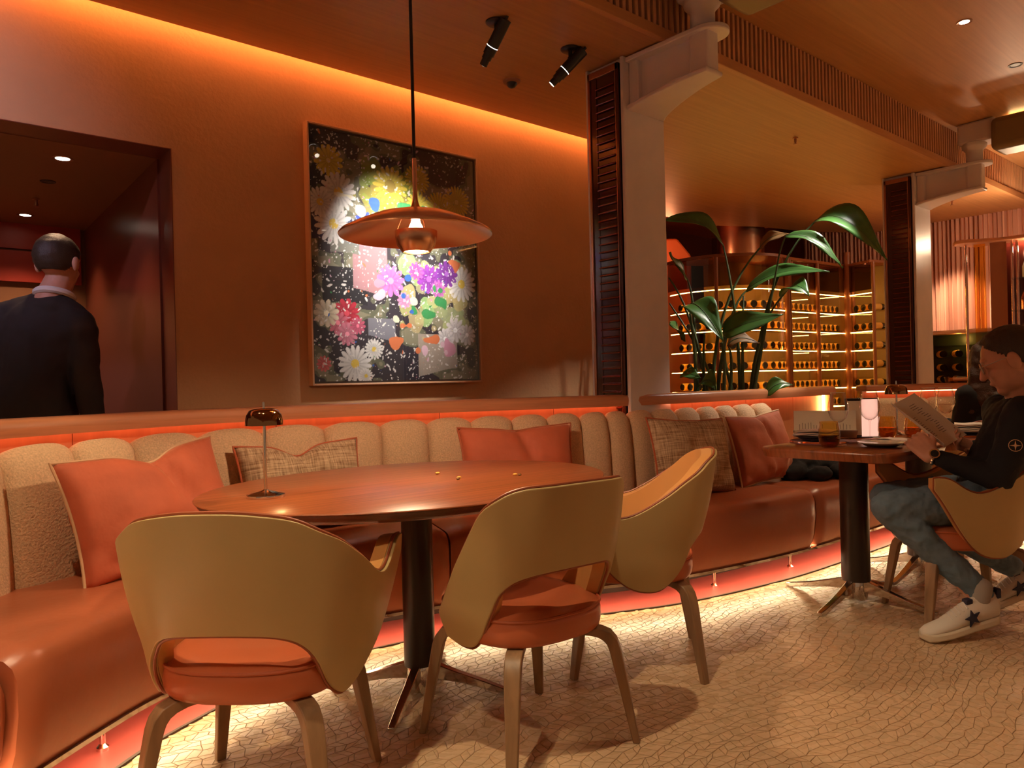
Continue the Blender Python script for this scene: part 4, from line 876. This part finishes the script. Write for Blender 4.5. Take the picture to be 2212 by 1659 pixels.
# menu in his hands
t = thing('menu', 'menu folder held open by the seated person', 'menu', (0, 0, 0))
A_, B_, C_, D_ = Vector((3.655, 1.415, 1.012)), Vector((3.525, 1.462, .962)), Vector((3.582, 1.268, .775)), Vector((3.712, 1.221, .825)); nn = (B_-A_).cross(D_-A_).normalized()*.0016
m_ = MB().loft([[A_, B_, C_, D_], [A_+nn, B_+nn, C_+nn, D_+nn]]).build('page', M['paper'], t, smooth=False)
nn2 = nn if nn.dot(Vector((-CF.x, -CF.y, 0))) > 0 else -nn; r_ = random.Random(5)
for i in range(16):
    k = .16+.62*i/15; o_ = A_+(D_-A_)*k; w0 = .30+.1*r_.random(); w1 = w0+.12+.14*r_.random(); e = (B_-A_); q = [o_+e*w0, o_+e*w1]; dl = (D_-A_).normalized()*.0012
    MB().loft([[q[0]-dl+nn2*.9, q[1]-dl+nn2*.9, q[1]+dl+nn2*.9, q[0]+dl+nn2*.9], [q[0]-dl+nn2*1.6, q[1]-dl+nn2*1.6, q[1]+dl+nn2*1.6, q[0]+dl+nn2*1.6]]).build('print_line', M['ink'], m_, smooth=False)
    if i > 4:
        q = [o_+e*.80, o_+e*(.84+.1*r_.random())]; MB().loft([[q[0]-dl+nn2*.9, q[1]-dl+nn2*.9, q[1]+dl+nn2*.9, q[0]+dl+nn2*.9], [q[0]-dl+nn2*1.6, q[1]-dl+nn2*1.6, q[1]+dl+nn2*1.6, q[0]+dl+nn2*1.6]]).build('print_line', M['ink'], m_, smooth=False)
Bb = B_+Vector((-.055, -.02, .012)); Cb = C_+Vector((-.05, -.018, .02)); MB().loft([[B_, Bb, Cb, C_], [B_+nn, Bb+nn, Cb+nn, C_+nn]]).build('page', M['paper'], t, smooth=False)

# --- the standing man in the opening
p2 = thing('person', 'standing person in dark suit and white collar in the wall opening', 'person', (0, 0, 0))
yaw2 = R(46); c2 = Vector((.745, 4.36, 1.765)); mb = MB(); P2 = head(mb, c2, yaw2, R(-4), 1.12); f2, l2, u2 = axes(yaw2)
nb = Vector((.715, 4.35, 1.615)); ch2 = Vector((.665, 4.40, 1.37)); hp2 = Vector((.64, 4.44, .98))
shl, shr = ch2+l2*.205+Vector((0, 0, .125)), ch2-l2*.205+Vector((0, 0, .085)); ell_, elr = shl+l2*.04+Vector((0, 0, -.31)), shr-l2*.03+Vector((0, 0, -.31)); hal, har = ell_+f2*.05+Vector((0, 0, -.26)), elr+f2*.06+Vector((0, 0, -.26))
mb.capsule(c2+Vector((0, 0, -.08)), .064, nb, .068); mb.capsule(nb, .07, ch2, .12); mb.capsule(ch2, .12, hp2, .13)
for s, e, h, sd in ((shl, ell_, hal, 1), (shr, elr, har, -1)): mb.chain([(ch2, .1), (s, .05), (e, .04), (h, .027)]); hand(mb, h, Vector((0, 0, -1))+f2*.15, -l2*sd, sd, .35, 1.05)
legs2 = [(hp2+l2*s*.10, hp2+l2*s*.11+Vector((0, 0, -.45))+f2*.03, hp2+l2*s*.12+Vector((0, 0, -.90))) for s in (1, -1)]
for a, b, c in legs2: mb.chain([(a, .08), (b, .055), (c, .04)])
organic(mb, 'body', M['skin'], p2, .007, 5); hair_cap(p2, c2, yaw2, R(-4), 1.12, M['hair'], -.075)
mb = MB(); mb.ell(ch2+Vector((0, 0, .0)), (.15, .225, .23), (f2, l2, u2)); mb.ell(nb+Vector((0, 0, -.07))-f2*.02, (.085, .10, .055), (f2, l2, u2)); mb.capsule(ch2, .165, hp2+Vector((0, 0, -.16)), .19)
for s, e, h in ((shl, ell_, hal), (shr, elr, har)): mb.chain([(nb+(s-nb)*.12+Vector((0, 0, -.040)), .066), (s, .080), (e, .066), (h, .050)]); mb.capsule(ch2, .15, s+Vector((0, 0, -.04)), .09)
organic(mb, 'suit_jacket', M['suit'], p2, .010, 10, .02, .12)
mb = MB()
for a, b, c in legs2: mb.chain([(a, .105), (b, .075), (c, .065)])
organic(mb, 'trousers', M['suit'], p2, .012, 5)
cr_ = [nb+f2*(.010+.078*math.cos(a))+l2*.080*math.sin(a)+Vector((0, 0, -.012-.022*math.cos(a))) for a in np.linspace(0, 2*math.pi, 33)]
MB().tube(cr_, .017, 8, False).build('shirt_collar', M['shirt'], p2)
for a, b, c in legs2: MB().ell((c.x+f2.x*.06, c.y+f2.y*.06, .045), (.15, .05, .045), (f2, l2, u2)).build('shoe', M['black'], p2)

# --- the long-haired diner
p3 = thing('person', 'seated person with long dark hair and black top, seen from behind', 'person', (0, 0, 0))
yaw3 = R(48); c3 = Vector((5.33, 1.63, 1.175)); mb = MB(); head(mb, c3, yaw3, 0, 1.0); f3, l3, u3 = axes(yaw3); ch3 = Vector((5.29, 1.615, .85)); hp3 = Vector((5.21, 1.63, .56)); nb3 = Vector((5.315, 1.62, 1.03))
mb.capsule(c3+Vector((0, 0, -.08)), .05, nb3, .055); mb.capsule(nb3, .06, ch3, .11); mb.capsule(ch3, .11, hp3, .12)
arms3 = [(ch3+l3*s*.13+Vector((0, 0, .11)), ch3+l3*s*.16+f3*.06+Vector((0, 0, -.16)), ch3+l3*s*.12+f3*.27+Vector((0, 0, -.06))) for s in (1, -1)]
for k, (s, e, h) in enumerate(arms3): mb.chain([(ch3, .09), (s, .045), (e, .035), (h, .025)]); hand(mb, h, f3, Vector((0, 0, -1)), 1 if k else -1, .3)
legs3 = [(hp3+l3*s*.09, hp3+l3*s*.10+f3*.40, Vector((hp3.x, hp3.y, .10))+l3*s*.10+f3*.42) for s in (1, -1)]
for a, b, c in legs3: mb.chain([(a, .08), (b, .055), (c, .035)])
organic(mb, 'body', M['skin'], p3, .008, 5)
mb = MB(); mb.ell(ch3, (.115, .14, .17), (f3, l3, u3)); mb.capsule(ch3, .13, hp3, .14)
for s, e, h in arms3: mb.chain([(ch3+(s-ch3)*.6, .09), (s, .066), (e, .05), (e+(h-e)*.8, .04)])
organic(mb, 'black_top', M['sweater'], p3, .010, 6, .015, .08)
mb = MB()
for a, b, c in legs3: mb.chain([(a, .10), (b, .07), (c, .05)])
organic(mb, 'trousers', M['sweater'], p3, .012, 5)
mb = MB(); mb.ell(c3+f3*-.015+Vector((0, 0, .03)), (.105, .098, .105), (f3, l3, u3)); mb.capsule(c3-f3*.05, .095, c3-f3*.10+Vector((0, 0, -.26)), .125); mb.capsule(c3-f3*.10+Vector((0, 0, -.24)), .115, c3-f3*.10+Vector((0, 0, -.36)), .085)
for s in (1, -1): mb.capsule(c3+l3*s*.07-f3*.02, .045, c3+l3*s*.12-f3*.06+Vector((0, 0, -.30)), .05)
organic(mb, 'long_hair', M['hairbrown'], p3, .010, 6, .03, .05)
for a, b, c in legs3: MB().ell((c.x+f3.x*.06, c.y+f3.y*.06, .04), (.12, .042, .04), (f3, l3, u3)).build('shoe', M['black'], p3)

# ------------------------------------------------------------------ plants behind the screen
LEAVES=[
([(4.777, 3.149, 2.076), (4.562, 3.203, 2.229), (4.294, 3.301, 2.227)], 0.17, 0) ,
([(5.394, 2.751, 2.263), (5.471, 2.554, 2.23), (5.58, 2.327, 1.923)], 0.26, 0) ,
([(4.94, 2.746, 2.095), (5.047, 2.588, 2.048), (5.141, 2.441, 1.842)], 0.11, 1) ,
([(5.071, 3.029, 2.066), (5.097, 2.941, 2.137), (5.149, 2.83, 2.145)], 0.09, 2) ,
([(4.988, 3.099, 1.751), (5.103, 2.869, 1.868), (5.219, 2.572, 1.839)], 0.12, 0) ,
([(5.099, 2.872, 1.692), (5.084, 2.754, 1.752), (5.058, 2.644, 1.666)], 0.16, 0) ,
([(4.411, 3.199, 1.621), (4.393, 3.083, 1.584), (4.419, 2.928, 1.351)], 0.2, 0) ,
([(4.504, 2.987, 1.407), (4.578, 2.858, 1.47), (4.731, 2.661, 1.523)], 0.17, 0) ,
([(4.738, 3.446, 1.865), (4.599, 3.434, 1.946), (4.477, 3.407, 2.035)], 0.12, 0) ,
([(4.632, 2.745, 0.985), (4.693, 2.693, 1.052), (4.769, 2.627, 1.043)], 0.09, 0) ,
([(4.624, 3.411, 1.392), (4.502, 3.384, 1.473), (4.386, 3.352, 1.501)], 0.13, 0) ,
([(4.614, 3.024, 1.337), (4.685, 2.964, 1.383), (4.783, 2.879, 1.341)], 0.1, 2) ,
([(4.442, 3.172, 1.025), (4.505, 3.117, 1.095), (4.463, 3.022, 1.013)], 0.14, 0) ,
([(4.439, 3.306, 1.126), (4.448, 3.232, 1.137), (4.468, 3.149, 1.102)], 0.1, 0) ,
]
STEMS=[
((4.85, 3.084, 0.817), (4.838, 3.096, 1.497), (4.777, 3.149, 2.076)) ,
((4.915, 3.029, 0.815), (5.081, 2.954, 1.699), (5.394, 2.751, 2.263)) ,
((4.696, 3.217, 0.822), (4.804, 3.191, 1.537), (5.071, 3.029, 2.066)) ,
((4.851, 2.952, 0.819), (4.914, 2.899, 1.484), (4.94, 2.812, 1.908)) ,
((4.94, 2.812, 1.908), (4.91, 2.771, 1.998), (4.94, 2.746, 2.095)) ,
((4.709, 3.206, 0.821), (4.828, 3.17, 1.433), (4.988, 3.099, 1.751)) ,
((4.857, 3.012, 0.818), (4.964, 2.988, 1.357), (5.099, 2.872, 1.692)) ,
((4.535, 3.223, 0.829), (4.477, 3.208, 1.295), (4.411, 3.199, 1.621)) ,
((4.575, 3.057, 0.831), (4.55, 3.013, 1.157), (4.509, 2.983, 1.407)) ,
((4.676, 3.365, 0.82), (4.732, 3.385, 1.515), (4.738, 3.446, 1.865)) ,
((4.561, 2.937, 0.833), (4.631, 3.01, 1.156), (4.614, 3.024, 1.337)) ,
((4.683, 3.228, 0.822), (4.688, 3.356, 1.442), (4.634, 3.536, 1.875)) ,
((4.764, 3.224, 0.818), (4.762, 3.293, 1.163), (4.633, 3.536, 1.681)) ,
((4.787, 3.006, 0.821), (4.78, 3.013, 1.222), (4.883, 3.058, 1.699)) ,
((4.762, 3.028, 0.822), (4.693, 3.088, 1.158), (4.585, 3.049, 1.354)) ,
((4.615, 3.22, 0.826), (4.566, 3.197, 1.162), (4.407, 3.07, 1.416)) ,
]

pl = thing('bird_of_paradise_plant', 'tall broad-leaved plant behind the banquette screen, before the wine cellar', 'plant', (0, 0, 0))
MB().box(4.25, 5.25, 2.97, 3.40, 0, .80).build('planter', M['panel'], pl, bevel=.01); MB().box(4.27, 5.23, 2.99, 3.38, .78, .815).build('soil', M['darkline'], pl, smooth=False)
def bez(a, b, c, n): 
    a, b, c = map(Vector, (a, b, c)); return [a*(1-t)**2+(b*2-(a+c)*.5)*2*t*(1-t)+c*t*t for t in np.linspace(0, 1, n)]
for i, (a, b, c) in enumerate(STEMS):
    if i != 4: a = (min(5.2, max(4.3, a[0])), min(3.36, max(3.02, a[1])), .80)
    pts = bez(a, b, c, 12); MB().tube(pts, [.016*(1-.62*k/11) for k in range(12)] if i != 4 else [.006]*12, 8).build('stalk', M['stem'], pl)
for (a, b, c), wd2, kd in LEAVES:
    pts = bez(a, b, c, 15); V = []; F = []; nc = 9; dirl = (Vector(c)-Vector(a)).normalized()
    nrm_ = (Vector((-CF.x, -CF.y, 0))*.75+Vector((0, 0, .65))).normalized(); side_ = dirl.cross(nrm_).normalized(); fn = side_.cross(dirl).normalized()
    for i, p in enumerate(pts):
        t = i/14; w2 = wd2*.66*(math.sin(math.pi*min(1, t**.75*.98+.02))**.75)*(1-.25*t)
        for j in range(nc):
            q = j/(nc-1)*2-1; V.append(p+side_*w2*q+fn*(w2*.26*abs(q)-.02*q*q*math.sin(t*9+j)*.6))
    for i in range(14):
        for j in range(nc-1): k = i*nc+j; F.append((k, k+1, k+nc+1, k+nc))
    o = MB().add(V, F).build('leaf', M['leafbrown'] if kd == 2 else M['leaf'], pl, sharp=180); s = o.modifiers.new('thick', 'SOLIDIFY'); s.thickness = .002
    MB().tube([p+fn*.001 for p in pts], [.005*(1-.7*k/14) for k in range(15)], 6).build('midrib', M['stem'], o)

# ------------------------------------------------------------------ wine cellar
wc_ = thing('wine_cellar', 'round-ended glass wine cellar with glowing shelves behind the plant', 'wine cellar', (0, 0, 0))
CX, CY, RR = 7.78, 5.12, .72; LEV = [2.08, 1.85, 1.62, 1.395, 1.17, .945, .72]
path = [(CX+RR*math.cos(a), CY+RR*math.sin(a)) for a in np.linspace(R(150), R(290), 40)]+[(9.24, 4.36), (9.10, 3.98)]
def off_path(d):
    P_ = [Vector((x, y, 0)) for x, y in path]; out = []
    for i, p in enumerate(P_):
        t = (P_[min(i+1, len(P_)-1)]-P_[max(i-1, 0)]).normalized(); n = Vector((-t.y, t.x, 0)); out.append(p+n*d)
    return out
for z in LEV:
    MB().tube([(p.x, p.y, z) for p in off_path(.03)], .005, 6).build('shelf_light', M['led_cell'], wc_)
    b = MB(); a1, a2 = off_path(.02), off_path(.42); b.loft([[(p.x, p.y, z-.215), (q.x, q.y, z-.215), (q.x, q.y, z-.205), (p.x, p.y, z-.205)] for p, q in zip(a1, a2)]); b.build('shelf', M['cellarglass'], wc_, smooth=False)
b = MB(); b.loft([[(p.x, p.y, .0), (p.x, p.y, 2.12)] for p in off_path(.0)], False, False); b.build('glass_wall', M['cellarglass'], wc_, sharp=80)
b = MB(); b.loft([[(p.x, p.y, 2.12), (p.x, p.y, 2.46)] for p in off_path(.0)], False, False); b.build('smoked_band', M['smoked'], wc_, sharp=80)
b = MB(); b.loft([[(p.x, p.y, 2.44), (p.x, p.y, 2.47), (q.x, q.y, 2.47), (q.x, q.y, 2.44)] for p, q in zip(off_path(-.02), off_path(.5))]); b.build('cellar_roof', M['oldwood'], wc_, sharp=50)
b = MB(); b.loft([[(p.x, p.y, .0), (p.x, p.y, 2.44)] for p in off_path(.46)], False, False); b.build('back_panel', mat('ochre back panel', (.34, .20, .04), .5), wc_, sharp=80)
for x, y, r in ((7.92, 4.40, .028), (7.97, 4.395, .018), (8.58, 4.38, .024), (9.24, 4.33, .04), (9.32, 4.30, .025), (9.09, 3.95, .02), (7.13, 4.80, .022)):
    MB().lathe([(r, 0), (r, 2.62 if r > .03 else 2.44)], 12, (x, y, 0)).build('post', M['oldwood'], wc_)
bp = [(.001, 0), (.036, 0), (.041, .006), (.0415, .18), (.036, .205), (.018, .235), (.0145, .245), (.0145, .30), (.001, .302)]
b0_ = thing('wine_bottle', 'wine bottle lying on a glowing shelf of the cellar', 'wine bottle', (0, 0, 0), 0, 'bottles in the wine cellar')
MB().lathe(bp, 14).build('glass_body', M['bottle'], b0_); MB().lathe([(.0420, .004), (.0424, .005), (.0424, .150), (.0420, .151)], 14, caps=False).build('label_paper', M['foil'], b0_, sharp=80)
first = True
ORD = ['first', 'second', 'third', 'fourth', 'fifth', 'sixth', 'seventh', 'eighth', 'ninth', 'tenth', 'eleventh', 'twelfth']
SHN = ['topmost', 'second-highest', 'third-highest', 'middle', 'second-lowest', 'lowest']
def put_bottle(x, y, z, ang, label):
    global first
    if first: o = b0_; first = False
    else:
        o = b0_.copy(); col.objects.link(o)
        for ch in b0_.children: c = ch.copy(); col.objects.link(c); c.parent = o
    o['label'] = label; o.location = (x, y, z); o.rotation_euler = (0, R(90), ang)      # lies along the direction ang
for iz, z in enumerate(LEV[:-1]):
    zb = z-.205+.0425; sn = SHN[iz]
    for k, a in enumerate(np.linspace(R(165), R(284), 12)): put_bottle(CX+(RR-.05)*math.cos(a), CY+(RR-.05)*math.sin(a), zb, a+math.pi, f'{ORD[k]} wine bottle from the left, {sn} shelf of the rounded cellar end')
    for k in range(12): q = k/11; put_bottle(8.06+1.10*q, 4.49-.06*q, zb, R(92), f'{ORD[k]} wine bottle from the left, {sn} shelf of the straight cellar front')
    for k in range(3): q = (k+.5)/3; put_bottle(9.29-.13*q, 4.30-.32*q, zb, R(-20), f'{ORD[k]} wine bottle from the corner post, {sn} shelf of the cellar return')
point((7.9, 4.75, 2.36), 1.2, (1, .55, .2), .1)

# things beyond the cellar
o = thing('orange_niche', 'orange lacquered arched niche behind the wine cellar top', 'niche', (8.0, 6.1, 0), R(-41)); MB().loft([[(-.42, y, 0), (.30, y, 0), (.30, y, 2.72), (.12, y, 2.95), (-.30, y, 2.95), (-.42, y, 2.80)] for y in (0, .5)]).build('niche_body', M['orange'], o, bevel=.03)
point((7.55, 5.75, 2.75), 5, (1, .35, .15), .05)
o = thing('copper_flue', 'brushed copper flue above the wine cellar', 'flue', (8.75, 5.5, 0)); MB().lathe([(.30, 2.47), (.30, 3.34)], 32).build('flue_pipe', M['copper'], o); MB().lathe([(.34, 2.47), (.34, 2.50), (.30, 2.52)], 32).build('flue_collar', M['rosegold'], o)
# pleated pink wall hanging at the far end
o = thing('pleated_hanging', 'pink pleated hanging lit from above past the far column', 'hanging', (10.12, 0, 0)); b = MB(); n = 200
b.loft([[(.03*math.sin(k*1.9)*(1+.3*math.sin(k*.37)), 2.35+3.0*k/n, z) for k in range(n+1)] for z in (1.62, 3.30)], False, False); b.build('fabric', M['pink'], o); MB().box(-.03, .02, 2.3, 5.4, 1.585, 1.62).build('bottom_rail', M['bronze'], o)
# dark glazed cabinet with bottles under it
cb = thing('bottle_cabinet', 'dark glazed bottle cabinet under the pink pleated hanging', 'cabinet', (9.7, 2.6, 0)); MB().box(.3, .36, 0, 1.5, .0, 1.58).build('back', M['darkgreen'], cb, smooth=False); MB().box(.0, .36, 0, 1.5, 1.56, 1.585).build('top', M['oldwood'], cb, smooth=False)
for z in (1.42, 1.28, 1.12, .98): MB().box(.02, .3, 0, 1.5, z-.012, z).build('shelf', M['glass'], cb, smooth=False)
MB().box(.0, .006, 0, 1.5, .0, 1.56).build('glass_front', M['cellarglass'], cb, smooth=False)
bl = None
for iz, z in enumerate((1.28, 1.12, .98)):
    for k in range(8):
        if bl is None:
            bl = thing('wine_bottle', 'wine bottle lying in the dark glazed cabinet', 'wine bottle', (0, 0, 0), 0, 'bottles in the dark cabinet'); MB().lathe(bp, 14).build('glass_body', M['bottle'], bl); MB().lathe([(.0418, .02), (.0422, .021), (.0422, .15), (.0418, .151)], 14, caps=False).build('label_paper', M['foil'], bl, sharp=80); c = bl
        else:
            c = bl.copy(); col.objects.link(c)
            for ch in bl.children: d = ch.copy(); col.objects.link(d); d.parent = c
        c['label'] = f'{ORD[7-k]} wine bottle from the left, '+('upper', 'middle', 'lower')[iz]+' shelf of the dark glazed cabinet'; c.location = (9.73+.02, 2.75+k*.17, z+.043); c.rotation_euler = (0, R(90), R(35))
point((9.85, 3.3, 1.50), 1.2, (1, .7, .25), .03)
# bar shelf with copper posts at the right
sh_ = thing('bar_shelf', 'copper-posted bar shelf with amber panels at the right edge', 'shelf', (8.45, 2.80, 0))
MB().loft([[(x, y, z) for x, y in [(-.02, .04), (.10, .10), (.36, .0), (.52, -1.3), (.30, -1.3), (.14, -.30), (-.04, -.05)]] for z in (2.405, 2.44)]).build('top_board', M['rail'], sh_, bevel=.01)
for x, y in ((.10, -.02), (.235, -.39), (.255, -.43)): MB().lathe([(.014, 0), (.014, 2.41)], 12, (x, y, 0)).build('post', M['rosegold'], sh_)
MB().obox((.15, -.13, 1.9), Vector((.13, -.36, 0)).normalized(), Vector((.36, .13, 0)).normalized(), (0, 0, 1), .05, .004, .5).build('amber_panel', M['amber'], sh_, smooth=False); MB().obox((.20, -.28, 1.9), Vector((.13, -.36, 0)).normalized(), Vector((.36, .13, 0)).normalized(), (0, 0, 1), .07, .004, .5).build('amber_panel', M['oldwood'], sh_, smooth=False)
for z in (1.38, 1.70, 2.02): MB().obox((.36, -.85, z), Vector((.13, -.9, 0)).normalized(), Vector((.9, .13, 0)).normalized(), (0, 0, 1), .48, .12, .006).build('glass_shelf', M['glass'], sh_, smooth=False)
MB().obox((.52, -.83, 1.6), Vector((.13, -.9, 0)).normalized(), Vector((.9, .13, 0)).normalized(), (0, 0, 1), .55, .006, .85).build('back_panel', M['lacq'], sh_, smooth=False)
spirit = [(.001, 0), (.045, 0), (.05, .01), (.05, .12), (.035, .17), (.018, .20), (.016, .28), (.001, .285)]
for i, (x, y, z, m, lb) in enumerate(((8.80, 2.30, 2.027, 'porcelain', 'white ceramic spirit bottle on the upper bar shelf'), (8.80, 2.32, 1.707, 'rosegold', 'round copper decanter on the middle bar shelf'), (8.80, 2.33, 1.387, 'glass', 'clear glass bottle on the lowest bar shelf'), (8.83, 2.13, 1.707, 'bottle', 'dark spirit bottle on the middle bar shelf'))):
    t = thing('spirit_bottle', lb, 'bottle', (x, y, z)); MB().lathe([(r*1.1, h) for r, h in spirit], 20).build('glass_body', M[m], t); MB().lathe([(.018, .285), (.018, .30), (.001, .302)], 12).build('stopper', M['foil'], t)
point((8.72, 2.25, 2.33), 2.0, (1, .75, .5), .03); point((8.85, 2.35, 2.50), 16, (1, .68, .42), .03)  # second light is added above the board, without a fixture, to brighten the ceiling
# second banquette and its screen beyond the tables
b2 = thing('banquette', 'short far banquette with plain boucle back beyond the second table', 'banquette', (5.80, 2.66, 0), R(-40))
MB().box(.08, 1.7, -.70, -.10, .12, .45).build('seat_cushion', M['leather'], b2, bevel=.04, segs=3); MB().box(.1, 1.7, -.40, -.10, 0, .12).build('plinth', M['pedestal'], b2, smooth=False); MB().box(.1, 1.7, -.69, -.675, .108, .118).build('led_strip', M['led_floor'], b2, smooth=False)
for k in range(4): MB().box(.08+k*.405, .478+k*.405, -.16, -.03, .40, .92).build('back_channel', M['boucle'], b2, bevel=.045, segs=3)
s2 = thing('dado_screen', 'far timber screen with glowing rail cap past the second table', 'screen', (5.80, 2.66, 0), R(-40)); MB().box(.05, 1.8, -.03, .14, .972, 1.02).build('rail_cap', M['rail'], s2, bevel=.012); MB().box(.06, 1.75, .055, .09, .0, .972).build('panel', M['panel'], s2, smooth=False); MB().box(.08, 1.7, .012, .020, .963, .9715).build('led_strip', M['led_rail'], s2, smooth=False)
t = thing('amber_tray', 'amber glass tray on the far timber rail', 'tray', (6.50, 2.18, 1.02), R(-40)); MB().loft([rrz for rrz in ([(x, y, .0) for x, y in rrect(.09, .045, .02)], [(x, y, .05) for x, y in rrect(.10, .055, .025)], [(x, y, .05) for x, y in rrect(.085, .04, .02)], [(x, y, .012) for x, y in rrect(.075, .03, .015)])]).build('glass_body', M['amber'], t); MB().box(-.07, .07, -.025, .025, .014, .04).build('golden_fill', M['foil'], t, bevel=.006)

scn.cycles.max_bounces = 7; scn.cycles.diffuse_bounces = 4; scn.cycles.glossy_bounces = 4; scn.cycles.transmission_bounces = 4; scn.cycles.transparent_max_bounces = 14
scn.cycles.caustics_reflective = False; scn.cycles.caustics_refractive = False; scn.cycles.sample_clamp_indirect = 6; scn.cycles.use_light_tree = False; scn.cycles.adaptive_threshold = 0.03
